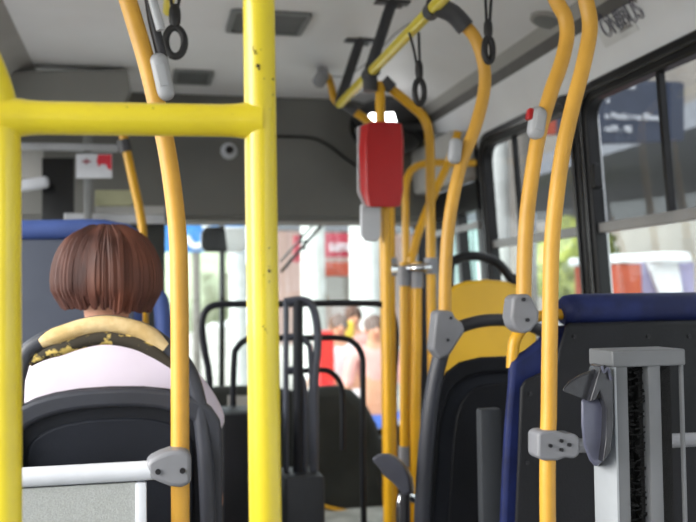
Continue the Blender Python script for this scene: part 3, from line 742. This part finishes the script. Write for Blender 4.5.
cap = [(x0-.003, Yc-.003), (x1+.003, Yc-.003), (x1+.003, Yc+dp+.003), (x0-.003, Yc+dp+.003)]
obj('cap', MB().prism([V((a_, b_, zt-.001)) for a_, b_ in cap], [V((a_, b_, zcap)) for a_, b_ in cap]), M['colm'], co, bev=.003)

# vinyl pouch on column side
yv = 1.29
po = thing('vinyl_pouch', 'crumpled grey vinyl pouch with open black flap on the column side', 'pouch', P(596, 370, Y=yv))
body = [(581, 398), (590, 400), (602, 398), (608, 392), (609, 420), (607, 448), (602, 462), (596, 468), (589, 460), (583, 445), (581, 425)]
mb = MB(); A = pxpoly(body, yv-.030); Bk = pxpoly([(u+(3 if u < 596 else 0), v) for u, v in body], yv+.03)
mb.prism(A, Bk); obj('body', mb, M['vinyl'], po, bev=.007)
fl = [(562, 391), (569, 383), (579, 377), (592, 372), (602, 370), (597, 384), (590, 401), (580, 399), (570, 395)]
mb = MB(); A = pxpoly(fl, yv-.035); mb.prism(A, shift(A, (.004, .006, .004))); obj('flap', mb, M['vinyl2'], po, bev=.002)
f2 = [(601, 366), (606, 365), (613, 378), (614, 420), (611, 452), (603, 463), (606, 440), (607, 410), (600, 392), (596, 400), (590, 402)]
mb = MB(); A = pxpoly(f2, yv-.05); mb.prism(A, shift(A, (.006, .045, 0))); obj('side_gusset', mb, M['vinyl2'], po, bev=.002)
obj('fold', MB().tube([P(602, 366, Y=yv-.055), P(604, 372, Y=yv-.056), P(608, 368, Y=yv-.055), P(611, 380, Y=yv-.054)], .0022, 8, 4), M['vinyl'], po)

# ------------------------------------------------------------------ front guard rails, boxes, dash
Yg = 3.3
g = thing('guard_rail', 'black nested tubular guard hoops across the front behind the thick yellow post', 'guard rail', (P(300, 400, Y=Yg).x, Yg, 0))
def gh(pix, Y=Yg, r=.0125, m='guard', fl=True, par_=None, name='hoop'):
    p = [P(u, v, Y=Y) for u, v in pix]
    if fl: p = [V((p[0].x, Y, .28))]+p+[V((p[-1].x, Y, .28))]
    return obj(name, MB().tube(p, r, 14, 5), M[m], par_ or g)
gh([(210, 395), (205, 352), (202, 328), (205, 312), (216, 305), (240, 304), (290, 304), (340, 303), (378, 304), (390, 309), (395, 325), (396, 345), (394, 400)])
gh([(233, 430), (234, 360), (237, 348), (246, 340), (262, 338), (300, 338), (340, 338), (354, 343), (362, 356), (363, 380), (363, 430), (363, 463)], r=.0115)
gh([(288, 372), (320, 370), (332, 373), (341, 385), (343, 405), (343, 450)], r=.0105, fl=False)
g2 = thing('guard_rail', 'grey upright tube frame with curved tops on the dark box, centre', 'guard rail', (P(303, 400, Y=3.15).x, 3.15, 0))
for pix, r, m in (([(284, 302), (302, 300), (312, 306), (317, 325), (317.5, 350), (315, 380), (314.5, 474)], .0145, 'guardg'),
               ([(284, 337), (298, 336), (306, 342), (311, 360), (312, 474)], .010, 'guardg'),
               ([(284, 370), (296, 370), (303, 380), (305, 400), (305, 474)], .010, 'guardg'),
               ([(298, 300), (298, 400), (298, 474)], .0185, 'guard'),
               ([(286, 303), (286, 400), (286, 474)], .010, 'guardg')):
    gh(pix, 3.15, r, m, False, g2, 'tube')
def pbox(name, u0, v0, u1, Y, dep, m, label, cat, zb=0):
    a, b = P(u0, v0, Y=Y), P(u1, v0, Y=Y)
    o = obj(name, MB().box(((a.x+b.x)/2, Y+dep/2, (a.z+zb)/2), (b.x-a.x, dep, a.z-zb), .012), m)
    tag(o, label, cat); return o
pbox('equipment_box', 286, 478, 325, 3.05, .2, M['gbox'], 'dark grey box carrying the upright tube frame', 'box')
pbox('cabinet', 222, 415, 262, 3.0, .25, M['backblk'], 'tall black cabinet between passenger seat and thick yellow post', 'cabinet')
# dash
ds = thing('dashboard', 'dark rounded dashboard cowl under the windscreen', 'dashboard', (.6, 4.1, .0))
B = [(300, 392), (318, 386), (336, 385), (352, 390), (366, 404), (376, 424), (382, 446), (384, 470), (395, 500), (398, 560), (300, 560)]
obj('cowl', MB().prism(pxpoly(B, 3.95), pxpoly(B, 4.45)), M['dark'], ds, bev=.05)
B = [(190, 398), (215, 386), (260, 385), (305, 392), (305, 560), (190, 560)]
obj('instrument_panel', MB().prism(pxpoly(B, 4.15), pxpoly(B, 4.5)), M['dark'], ds, bev=.03)
A = pxpoly([(228, 396), (262, 396), (262, 412), (228, 412)], 4.13)
obj('pale_strip', MB().prism(A, shift(A, (0, .02, 0))), M['cove'], ds)
B = [(384, 425), (440, 425), (440, 560), (384, 560)]
obj('door_side_cowl', MB().prism(pxpoly(B, 4.3), pxpoly(B, 4.5)), M['dark'], ds, bev=.02)
# step platform
fp = MB(); z = .30
A = [(P(318, 500, Z=z).x-.05, 3.3), (1.0, 3.3), (1.1, 3.97), (.3, 3.97)]
fp.prism([V((a_, b_, 0)) for a_, b_ in A], [V((a_, b_, z)) for a_, b_ in A])
struct('trim_9', fp, M['ramp'])
o = obj('edge_strip', MB().tube([P(314, 497, Y=3.93), P(322, 505, Y=3.93), P(335, 509, Y=3.93), P(355, 513, Y=3.93), P(390, 518, Y=3.93)], .009, 10, 4), M['ochre']); tag(o, 'yellow edging strip at the foot of the dashboard cowl', 'strip')

# ------------------------------------------------------------------ skin figures
def skin(name, nodes, edges, m, parent=None, sub=2):
    """nodes: dict name -> (co, r or (rx, ry)); roots = first of each island"""
    keys = list(nodes); idx = {k: i for i, k in enumerate(keys)}
    me = bpy.data.meshes.new(name)
    me.from_pydata([tuple(nodes[k][0]) for k in keys], [(idx[a], idx[b]) for a, b in edges], [])
    o = bpy.data.objects.new(name, me); C.objects.link(o)
    o.modifiers.new('skin', 'SKIN'); o.modifiers['skin'].use_smooth_shade = True
    if not me.skin_vertices: me.skin_vertices.new() if hasattr(me.skin_vertices, 'new') else None
    sv = me.skin_vertices[0].data
    adj = {i: [] for i in range(len(keys))}
    for a, b in edges: adj[idx[a]].append(idx[b]); adj[idx[b]].append(idx[a])
    seen = set()
    for i, k in enumerate(keys):
        r = nodes[k][1]; sv[i].radius = r if isinstance(r, tuple) else (r, r)
        if i not in seen:
            sv[i].use_root = True; st_ = [i]
            while st_:
                j = st_.pop()
                if j in seen: continue
                seen.add(j); st_ += adj[j]
        else: sv[i].use_root = False
    s_ = o.modifiers.new('sub', 'SUBSURF'); s_.levels = sub; s_.render_levels = sub
    me.materials.append(m)
    if parent: par(o, parent)
    # bake to a plain mesh
    bpy.context.view_layer.update()
    dg = bpy.context.evaluated_depsgraph_get()
    nm = bpy.data.meshes.new_from_object(o.evaluated_get(dg))
    o.modifiers.clear(); o.data = nm
    for p in nm.polygons: p.use_smooth = True
    if not nm.materials: nm.materials.append(m)
    return o

def hand(nodes, edges, pre, w, dirf, side, thumb, curl=(0, 0, -1), s=1.0):
    """w wrist, dirf finger direction, side across the palm (towards index), thumb: sideways direction"""
    d = V(dirf).normalized(); sd = V(side).normalized(); cu = V(curl).normalized()
    w = V(w)
    nodes[pre+'palm'] = (w+d*.045*s, .024*s); edges.append((pre+'wrist', pre+'palm'))
    nodes[pre+'knuck'] = (w+d*.08*s, .023*s); edges.append((pre+'palm', pre+'knuck'))
    for i, (off, ln) in enumerate(((.027, .070), (.009, .080), (-.009, .074), (-.026, .058))):
        b = w+d*.078*s+sd*off*s
        names = []
        for j, (t, c_) in enumerate(((-.02, 0), (.25, .004), (.6, .014), (1, .036))):
            nm = pre+'f%d_%d' % (i, j); nodes[nm] = (b+d*ln*t*s+cu*c_*s, .0088*s*(1-.08*j)); names.append(nm)
        for a_, b_ in zip(names, names[1:]): edges.append((a_, b_))
    b = w+d*.03*s+sd*.022*s; T = (V(thumb).normalized()*.7+d*.7).normalized(); names = []
    for j, t in enumerate((0, .03, .055, .072)):
        nm = pre+'t%d' % j; nodes[nm] = (b+T*t*s+cu*.006*j*s, .0105*s*(1-.07*j)); names.append(nm)
    for a_, b_ in zip(names, names[1:]): edges.append((a_, b_))

def pants_and_limbs(): pass

# seated passenger
hc = P(108, 268, Y=2.17)          # head centre
pX = hc.x-.004; pY = 2.17
zs = P(108, 349, Y=2.12).z        # shoulder top
ps = thing('person', 'seated passenger with reddish brown bobbed hair in a white blouse, seen from behind', 'person', (pX, pY+.05, .5))
nd_, ed = {}, []
def N(k, co, r, link=None):
    nd_[k] = (V(co), r)
    if link: ed.append((link, k))
N('pelvis', (pX, pY+.02, .60), (.15, .11))
N('waist', (pX, pY+.0, .76), (.13, .10), 'pelvis')
N('chest', (pX, pY-.01, .93), (.145, .10), 'waist')
N('upper', (pX, pY+.01, 1.03), (.09, .06), 'chest')
N('neck', (pX, pY+.005, 1.13), .052, 'upper')
N('neck2', (pX, pY+.015, 1.19), .048, 'neck')
N('skull', (pX, pY+.03, 1.28), (.072, .088), 'neck2')
N('crown', (pX, pY+.02, 1.36), (.060, .075), 'skull')
for s_, k in ((-1, 'L'), (1, 'R')):
    N(k+'sh', (pX+s_*.165, pY-.005, 1.035), .050, 'upper')
    N(k+'el', (pX+s_*.243, pY+.05, .74), .036, k+'sh')
    N(k+'fa', (pX+s_*.19, pY+.19, .74), .035, k+'el')
    N(k+'wrist', (pX+s_*.10, pY+.30, .70), .025, k+'fa')
    hand(nd_, ed, k, (pX+s_*.10, pY+.30, .70), (-s_*.5, .8, -.15), (-s_*.8, -.5, 0), (-s_*1, -.1, .2))
    N(k+'hip', (pX+s_*.09, pY+.08, .575), .085, 'pelvis')
    N(k+'kn', (pX+s_*.11, pY+.46, .58), .060, k+'hip')
    N(k+'ca', (pX+s_*.11, pY+.49, .38), .052, k+'kn')
    N(k+'an', (pX+s_*.11, pY+.48, .12), .036, k+'ca')
    N(k+'to', (pX+s_*.12, pY+.62, .05), .034, k+'an')
body = skin('body', nd_, ed, M['skin'], ps)
hr = thing  # noqa
fy = pY+.03+.078
fc = MB().tube([(pX, fy+.004, 1.305), (pX, fy+.018, 1.275), (pX, fy+.022, 1.262), (pX, fy+.002, 1.255)], .010, 10, 3)
obj('nose', fc, M['skin'], ps)
for s_ in (-1, 1):
    obj('ear', MB().ell((pX+s_*.074, pY+.025, 1.275), (.010, .018, .030), 12), M['skin'], ps)
    obj('eye', MB().ell((pX+s_*.030, fy-.002, 1.292), (.013, .010, .008), 12), M['eye'], ps)
obj('mouth', MB().ell((pX, fy+.004, 1.232), (.022, .008, .006), 12), M['lip'], ps)
# hair: bob made of a cap and many locks
hm = MB()
hm.ell((hc.x-.002, pY+.005, hc.z+.004), (.108, .104, .093), 36, disp=.10, dsc=2.4)
cz = hc.z
rng = random.Random(3)
for i in range(260):
    a_ = R(rng.uniform(170, 370)) if i % 4 else R(rng.uniform(150, 390))
    rr_ = rng.uniform(.92, 1.04)
    def pt(el, k=1.0):
        return V((hc.x-.002+math.cos(a_)*math.cos(el)*.110*rr_*k, pY+.005+math.sin(a_)*math.cos(el)*.106*rr_*k, cz+math.sin(el)*.098*rr_))
    low = rng.uniform(-.108, -.078)
    if math.cos(a_) > .2: low -= .010
    wv_ = rng.uniform(-.09, .09); e0 = pt(R(70)); a_ += wv_; e1 = pt(R(38)); a_ += wv_; e2 = pt(R(5), rng.uniform(.97, 1.03)); a_ -= wv_
    e3 = V((e2.x*1.0+math.cos(a_)*.004, e2.y+math.sin(a_)*.002, cz-.05))
    e4 = V((hc.x+(e2.x-hc.x)*.86, pY+(e2.y-pY)*.84, cz+low+.012))
    hm.tube([e0, e1, e2, e3, e4], .0088, 6, 3, rf=lambda k: .5+.6*math.sin(math.pi*min(1, k*.8+.15)))
obj('hair', hm, M['hair'], ps)
# blouse
nb, eb = {}, []
def B_(k, co, r, link=None):
    nb[k] = (V(co), r)
    if link: eb.append((link, k))
B_('w', (pX, pY, .74), (.165, .125))
B_('c', (pX, pY-.015, .92), (.175, .12), 'w')
B_('u', (pX, pY-.01, zs-.065), (.15, .105), 'c')
B_('n', (pX, pY+.0, zs+.035), (.105, .075), 'u')
for s_, k in ((-1, 'L'), (1, 'R')):
    B_(k+'s', (pX+s_*.145, pY-.005, zs-.070), .076, 'u')
    B_(k+'d', (pX+s_*.215, pY+.015, zs-.155), .062, k+'s')
    B_(k+'e', (pX+s_*.238, pY+.03, zs-.225), .054, k+'d')
skin('blouse', nb, eb, M['shirt'], ps)
ns, es = {}, []
ns['p'] = (V((pX, pY+.02, .60)), (.175, .13)); ns['q'] = (V((pX, pY+.01, .72)), (.15, .115)); es.append(('p', 'q'))
for s_, k in ((-1, 'L'), (1, 'R')):
    ns[k+'h'] = (V((pX+s_*.09, pY+.1, .585)), .10); ns[k+'k'] = (V((pX+s_*.11, pY+.47, .585)), .075); es += [('p', k+'h'), (k+'h', k+'k')]
skin('skirt', ns, es, M['skirt'], ps)
for s_ in (-1, 1): obj('shoe', MB().box((pX+s_*.12, pY+.56, .045), (.09, .24, .085), .03, None, 4), M['shoe'], ps)

# ------------------------------------------------------------------ outside
GZ = -.75
struct('trim_10', MB().box((8, 18, GZ-.05), (90, 90, .1)), M['ground'])['label'] = 'street'
def gslab(name, u0, v0, u1, Y, dep, m, zb=None, bev=0):
    a, b = P(u0, v0, Y=Y), P(u1, v0, Y=Y); zb = GZ if zb is None else zb
    return obj(name, MB().box(((a.x+b.x)/2, Y+dep/2, (a.z+zb)/2), (b.x-a.x, dep, a.z-zb), bev), m)
def slab(name, pix, Y, dep, m, parent=None, bev=0):
    A = pxpoly(pix, Y); o = MB().prism(A, shift(A, (0, dep, 0))); return obj(name, o, m, parent, bev=bev)
# mirror on post
mr = thing('wing_mirror', 'black and white wing mirror on a thin post outside the windscreen', 'mirror', P(222, 400, Y=5.1))
slab('housing', [(201, 232), (206, 226.5), (226, 226), (228, 252), (206, 252), (201, 247)], 5.1, .06, M['lens'], mr, .012)
slab('mirror_glass', [(224, 226.5), (242, 227), (246, 231), (246.5, 246), (242, 252), (228, 252)], 5.1, .04, mat('mirror_white_reflection', S(252, 252, 252), .25), mr, .008)  # bright reflection put into the pane as plain white colour
obj('post', MB().tube([P(222, 205, Y=5.14), P(222, 300, Y=5.14), P(221.5, 420, Y=5.14)], .017, 14, 1), M['lens'], mr)
for i, (a, b, lab) in enumerate((((321, 216), (280, 262), 'upper thin wiper arm slanting across the windscreen'), ((327, 219), (281, 272), 'lower thicker wiper arm slanting across the windscreen'))):
    w = thing('wiper', lab, 'wiper', P(a[0], a[1], Y=4.86))
    obj('arm', MB().tube([P(*a, Y=4.86), P(*b, Y=4.86)], .006+.003*i, 8, 1), M['vent' if i == 0 else 'black'], w)
    obj('blade', MB().box((P(*a, Y=4.85)+P(*b, Y=4.85))/2+V((0, -.01, 0)), (.012, .01, .06), .002), M['black'], w)
# station canopy, pillars, shops ahead
def cylpost(u, v0, Y, r, label, m='pillar', grp=None):
    x = P(u, 270, Y=Y).x; zt_ = P(u, v0, Y=Y).z
    t = thing('pillar', label, 'pillar', (x, Y, GZ), grp)
    obj('shaft', MB().cyl((x, Y, GZ), (x, Y, zt_), r, 28), M[m], t)
    obj('base_collar', MB().cyl((x, Y, GZ), (x, Y, GZ+.25), r*1.15, 28), M['bld'], t)
cylpost(313, 205, 11, .15, 'white station pillar left of the red shop sign')
cylpost(367, 205, 10, .20, 'white station pillar directly left of the red box pole')
cylpost(238, 205, 13, .13, 'slim white pillar below the wing mirror')
sf = thing('shop_front', 'pale shop front with a red lettered sign seen through the windscreen', 'shop', P(340, 300, Y=17).xy.to_3d()+V((0, 0, GZ)))
slab('wall', [(262, 150), (480, 150), (480, 345), (262, 345)], 17, .3, M['pinkw'], sf)
slab('fascia', [(262, 160), (480, 160), (480, 234), (262, 229)], 15.5, .4, M['soff'], sf)
sgn = slab('red_sign', [(324, 233), (392, 233), (392, 257), (324, 257)], 15.2, .12, M['rsign'], sf)
q0 = P(329, 251, Y=15.18)
text('sign_lettering', 'sumoni', .30, q0, (1, 0, 0), (0, 0, 1), M['txt'], sf, 0, .01, sx=.62)
slab('orange_shelf', [(318, 262), (360, 262), (360, 276), (318, 276)], 15, .3, M['orange'], sf)
slab('pink_panel', [(295, 235), (318, 235), (318, 262), (295, 262)], 15.3, .2, M['rsign'], sf)
slab('counter', [(318, 276), (352, 276), (352, 300), (318, 300)], 14.5, .4, M['bld'], sf)
bb = thing('billboard', 'blue billboard with white outline drawing at the left of the windscreen', 'billboard', P(205, 260, Y=12).xy.to_3d()+V((0, 0, GZ)))
slab('board', [(150, 190), (243, 190), (243, 252), (150, 252)], 12, .1, M['bluebb'], bb)
obj('white_drawing', MB().tube([P(u, v, Y=11.96) for u, v in ((186, 236), (194, 246), (204, 243), (210, 232), (204, 224), (210, 216))], .04, 8, 6), M['txt'], bb)
obj('leg', MB().cyl(P(196, 250, Y=12.05), V((P(196, 250, Y=12.05).x, 12.05, GZ)), .05), M['bld'], bb)
bush = MB()
for i in range(26): bush.ell(P(random.uniform(150, 222), random.uniform(268, 300), Y=random.uniform(18, 20)), [random.uniform(.4, .8)]*3, 12, disp=.5, dsc=3)
o = obj('shrub', bush, mat('pale_leaf', S(196, 208, 178), .9)); tag(o, 'pale green hedge beyond the windscreen at left', 'shrub')
o = gslab('red_stand', 320, 332, 334, 7.4, .3, mat('stand_red', S(214, 40, 40), .6)); tag(o, 'red display stand behind the guard hoops outside', 'stand')

def pedestrian(u, v, Y, label, shirt, trousers, bag=None, faceaz=0, bend=0.0):
    h = P(u, v, Y=Y); x, y = h.x, Y
    t = thing('person', label, 'person', (x, y, GZ))
    H = h.z-GZ; k = H/1.7
    n_, e_ = {}, []
    def N2(kk, co, r, link=None):
        n_[kk] = (V((x+co[0]*k, y+co[1]*k, GZ+co[2]*k)), (r[0]*k, r[1]*k) if isinstance(r, tuple) else r*k)
        if link: e_.append((link, kk))
    N2('pelvis', (0, 0, .93), (.14, .10)); N2('waist', (0, -.01-bend*.1, 1.08), (.12, .09), 'pelvis'); N2('chest', (0, -bend*.3, 1.28), (.15, .10), 'waist')
    N2('up', (0, -bend*.4, 1.39), (.10, .07), 'chest'); N2('neck', (0, -bend*.45, 1.47), .048, 'up'); N2('sk', (0, -bend*.5-.01, 1.57), (.070, .085), 'neck'); N2('cr', (0, -bend*.5, 1.64), (.055, .07), 'sk')
    for s_, kk in ((-1, 'L'), (1, 'R')):
        N2(kk+'s', (s_*.17, -bend*.38, 1.385), .052, 'up'); N2(kk+'e', (s_*.24, -bend*.3-.02, 1.12), .040, kk+'s'); N2(kk+'wrist', (s_*.22, -bend*.3-.16, .94), .026, kk+'e')
        hand(n_, e_, kk, n_[kk+'wrist'][0], (-s_*.1, -.6, -.8), (-s_*.7, -.5, 0), (-s_*.7, -.6, 0), (0, -.5, -.2), k)
        N2(kk+'h', (s_*.09, 0, .86), .085, 'pelvis'); N2(kk+'k', (s_*.10, -.02, .48), .058, kk+'h'); N2(kk+'a', (s_*.10, .02, .09), .038, kk+'k'); N2(kk+'t', (s_*.11, -.12, .045), .036, kk+'a')
    skin('body', n_, e_, M['skin'], t)
    n2, e2 = {}, []
    for kk, sc_ in (('waist', 1.14), ('chest', 1.1), ('up', 1.2), ('Ls', 1.25), ('Le', 1.25), ('Rs', 1.25), ('Re', 1.25)):
        r = n_[kk][1]; n2[kk] = (n_[kk][0], tuple(q*sc_ for q in r) if isinstance(r, tuple) else r*sc_)
    e2 = [('waist', 'chest'), ('chest', 'up'), ('up', 'Ls'), ('Ls', 'Le'), ('up', 'Rs'), ('Rs', 'Re')]
    skin('shirt', n2, e2, shirt, t)
    n3 = {}
    for kk, sc_ in (('pelvis', 1.15), ('Lh', 1.15), ('Lk', 1.2), ('La', 1.4), ('Rh', 1.15), ('Rk', 1.2), ('Ra', 1.4)):
        r = n_[kk][1]; n3[kk] = (n_[kk][0], tuple(q*sc_ for q in r) if isinstance(r, tuple) else r*sc_)
    skin('trousers', n3, [('pelvis', 'Lh'), ('Lh', 'Lk'), ('Lk', 'La'), ('pelvis', 'Rh'), ('Rh', 'Rk'), ('Rk', 'Ra')], trousers, t)
    hd_ = n_['sk'][0]; ff = MB()
    ff.tube([hd_+V((0, -.082, .02))*k, hd_+V((0, -.1, -.012))*k, hd_+V((0, -.08, -.02))*k], .011*k, 8, 2)
    obj('nose', ff, M['skin'], t)
    for s_ in (-1, 1):
        obj('ear', MB().ell(hd_+V((s_*.072, .01, 0))*k, (.01*k, .018*k, .03*k), 8), M['skin'], t)
        obj('eye', MB().ell(hd_+V((s_*.03, -.078, .02))*k, (.012*k, .01*k, .008*k), 8), M['lens'], t)
    obj('mouth', MB().ell(hd_+V((0, -.08, -.045))*k, (.02*k, .008*k, .006*k), 8), M['lip'], t)
    obj('hair', MB().ell(hd_+V((0, .022, .035))*k, (.084*k, .092*k, .085*k), 18, disp=.15, dsc=4), mat('dark_hair', S(90, 62, 50), .7), t)
    return t
pedestrian(336, 312, 8.2, 'pedestrian in a white shirt left of the others, outside the windscreen', M['whites'], M['white'], bend=.2)
pedestrian(352, 304, 9.2, 'pedestrian in a salmon shirt facing the bus', M['pinks'], M['whites'], bend=.1)
pedestrian(374, 313, 7.4, 'pedestrian in pink top and blue trousers beside the pillar', M['pinks'], M['jean'])
o = obj('shoulder_bag', MB().box(P(347, 330, Y=8.75), (.14, .10, .18), .04, None, 4), M['yellb']); tag(o, 'small yellow bag held between the pedestrians', 'bag')

# right side street
bw = thing('terminal_building', 'long grey terminal building outside the right windows', 'building', (16, 16, GZ))
obj('wall', MB().box((20, 30, 5.2), (.4, 70, 12)), M['bld'], bw)
obj('cross_wall', MB().box((26, 66.0, 5.2), (30, .4, 12)), M['bld'], bw)
obj('canopy', MB().box((11.5, 16, 3.55), (9, 18, .35)), M['soff'], bw)
for y in range(8, 28, 3): obj('window', MB().box((19.75, y, 1.6), (.1, 1.6, 1.4)), M['navy'], bw)
sg = thing('overhead_sign', 'dark navy sign with rows of white words outside the near window', 'sign', P(640, 145, Y=6.2))
slab('board', [(596, 78), (682, 82), (682, 141), (596, 143)], 6.2, .08, M['navy'], sg)
slab('side_edge', [(671, 82), (684, 83), (684, 140), (671, 141)], 6.15, .14, M['navy'], sg)
for s_, u, v, sz in (('nte', 627, 89, .055), ('a', 606.5, 102.5, .06), ('o Medici rua Eliseu', 605, 118.5, .062), ('ra/PI - 98', 604.5, 131.5, .062)):
    text('lettering', s_, sz*1.15, P(u, v, Y=6.18), (1, 0, 0), (0, 0, 1), M['txt'], sg, 0, .002, sx=.85)
a = P(640, 80, Y=6.24)
obj('hanger', MB().cyl(a, V((a.x, 6.24, 3.4)), .02), M['vent'], sg)
k = gslab('kiosk', 618, 264, 641, 7.0, .8, M['orange']); tag(k, 'orange kiosk seen low through the near window', 'kiosk')
k = slab('awning', [(616, 254), (640, 254), (641, 263), (616, 263)], 6.98, .9, M['txt'], None, .02); tag(k, 'white awning over the orange kiosk', 'awning')
k = gslab('market_tent', 642, 262, 694, 7.6, .9, M['lav']); tag(k, 'lavender sided market tent right of the orange kiosk', 'tent')
k = slab('tent_roof', [(655, 252), (690, 252), (694, 262), (655, 262)], 7.4, 1.2, M['txt'], None, .02); tag(k, 'white roof slab over the lavender tent', 'tent roof')
k = slab('white_cloth', [(648, 262), (678, 262), (684, 300), (664, 305)], 7.54, .05, M['txt']); tag(k, 'white cloth draped in front of the lavender tent', 'cloth')
def car(u, v, Y, m, label, L=1.7):
    c = P(u, v, Y=Y); t = thing('car', label, 'car', (c.x, Y, GZ))
    x = c.x
    prof = [(-L/2, .25), (-L/2, .75), (-L*.42, .9), (-L*.28, 1.35), (L*.28, 1.35), (L*.42, .9), (L/2, .75), (L/2, .25)]
    A = [V((x+a_, Y-1.9, GZ+b_)) for a_, b_ in prof]
    obj('body', MB().prism(A, [V((p.x, Y+1.9, p.z)) for p in A]), m, t, bev=.08)
    obj('rear_glass', MB().box((x, Y-1.91, GZ+1.12), (L*.55, .03, .32), .01), M['lens'], t)
    for s_ in (-1, 1):
        obj('tail_lamp', MB().box((x+s_*L*.42, Y-1.92, GZ+.78), (.16, .04, .12), .02), M['red'], t)
        for yy in (-1.2, 1.2): obj('wheel', MB().cyl((x+s_*(L/2-.12), Y+yy, GZ+.3), (x+s_*(L/2+.02), Y+yy, GZ+.3), .3, 24), M['black'], t)
car(640, 240, 13, M['carp'], 'dark parked car beyond the kiosk in the near window')
car(577, 285, 20, M['carp'], 'dark parked car low in the far window')
bush = MB()
for i in range(30): bush.ell(P(random.uniform(545, 592), random.uniform(246, 276), Y=random.uniform(15, 17)), [random.uniform(.3, .55)]*3, 12, disp=.5, dsc=3)
o = obj('shrub', bush, M['ygreen']); tag(o, 'yellow green shrubbery outside the far window', 'shrub')
fe = thing('fence', 'pale teal vertical slat fence outside the front door', 'fence', P(460, 260, Y=8).xy.to_3d()+V((0, 0, GZ)))
for i in range(9):
    u = 446+i*9.5
    k = gslab('slat', u, 222, u+6.5, 8, .05, M['teal']); par(k, fe)
k = gslab('back_sheet', 430, 212, 536, 8.3, .05, M['soff']); par(k, fe)
rs = thing('info_board', 'red and navy board on the terminal wall, high in the far window', 'sign', P(565, 140, Y=9))
slab('board', [(556, 96), (592, 96), (592, 134), (556, 134)], 9, .08, M['navy'], rs)
slab('red_panel', [(547, 110), (556, 110), (556, 134), (547, 134)], 9, .08, M['orange'], rs)
cylpost(523, 128, 7.2, .10, 'grey column outside the far window', 'bld')
cylpost(497, 130, 7.5, .16, 'pale column outside the far window near its front edge', 'pillar')

# ------------------------------------------------------------------ light and camera
w = bpy.data.worlds.new('World'); sc.world = w; w.use_nodes = True
nt = w.node_tree; bg = nt.nodes['Background']
bg.inputs['Color'].default_value = (.93, .97, 1.0, 1); bg.inputs['Strength'].default_value = 1.0
sl = bpy.data.lights.new('Sun', 'SUN'); sl.energy = 2.0; sl.angle = R(50); sl.color = (1, .97, .92)
so = bpy.data.objects.new('Sun', sl); C.objects.link(so); so.rotation_euler = V((1.0, .25, -.42)).to_track_quat('-Z', 'Y').to_euler()

cam = bpy.data.cameras.new('Camera'); co_ = bpy.data.objects.new('Camera', cam); C.objects.link(co_)
cam.sensor_width = 36; cam.lens = F/696*36; cam.clip_start = .05; cam.clip_end = 300
mw = Matrix((rt, up, -fw)).transposed().to_4x4(); mw.translation = CAM; co_.matrix_world = mw
cam.dof.use_dof = True; cam.dof.focus_distance = 1.42; cam.dof.aperture_fstop = 4.6
sc.camera = co_
vs = sc.view_settings; vs.view_transform = 'Standard'; vs.look = 'None'; vs.gamma = 1; vs.use_curve_mapping = False
vs.exposure = 1.68
sc.cycles.max_bounces = 10; sc.cycles.diffuse_bounces = 6; sc.cycles.transparent_max_bounces = 12
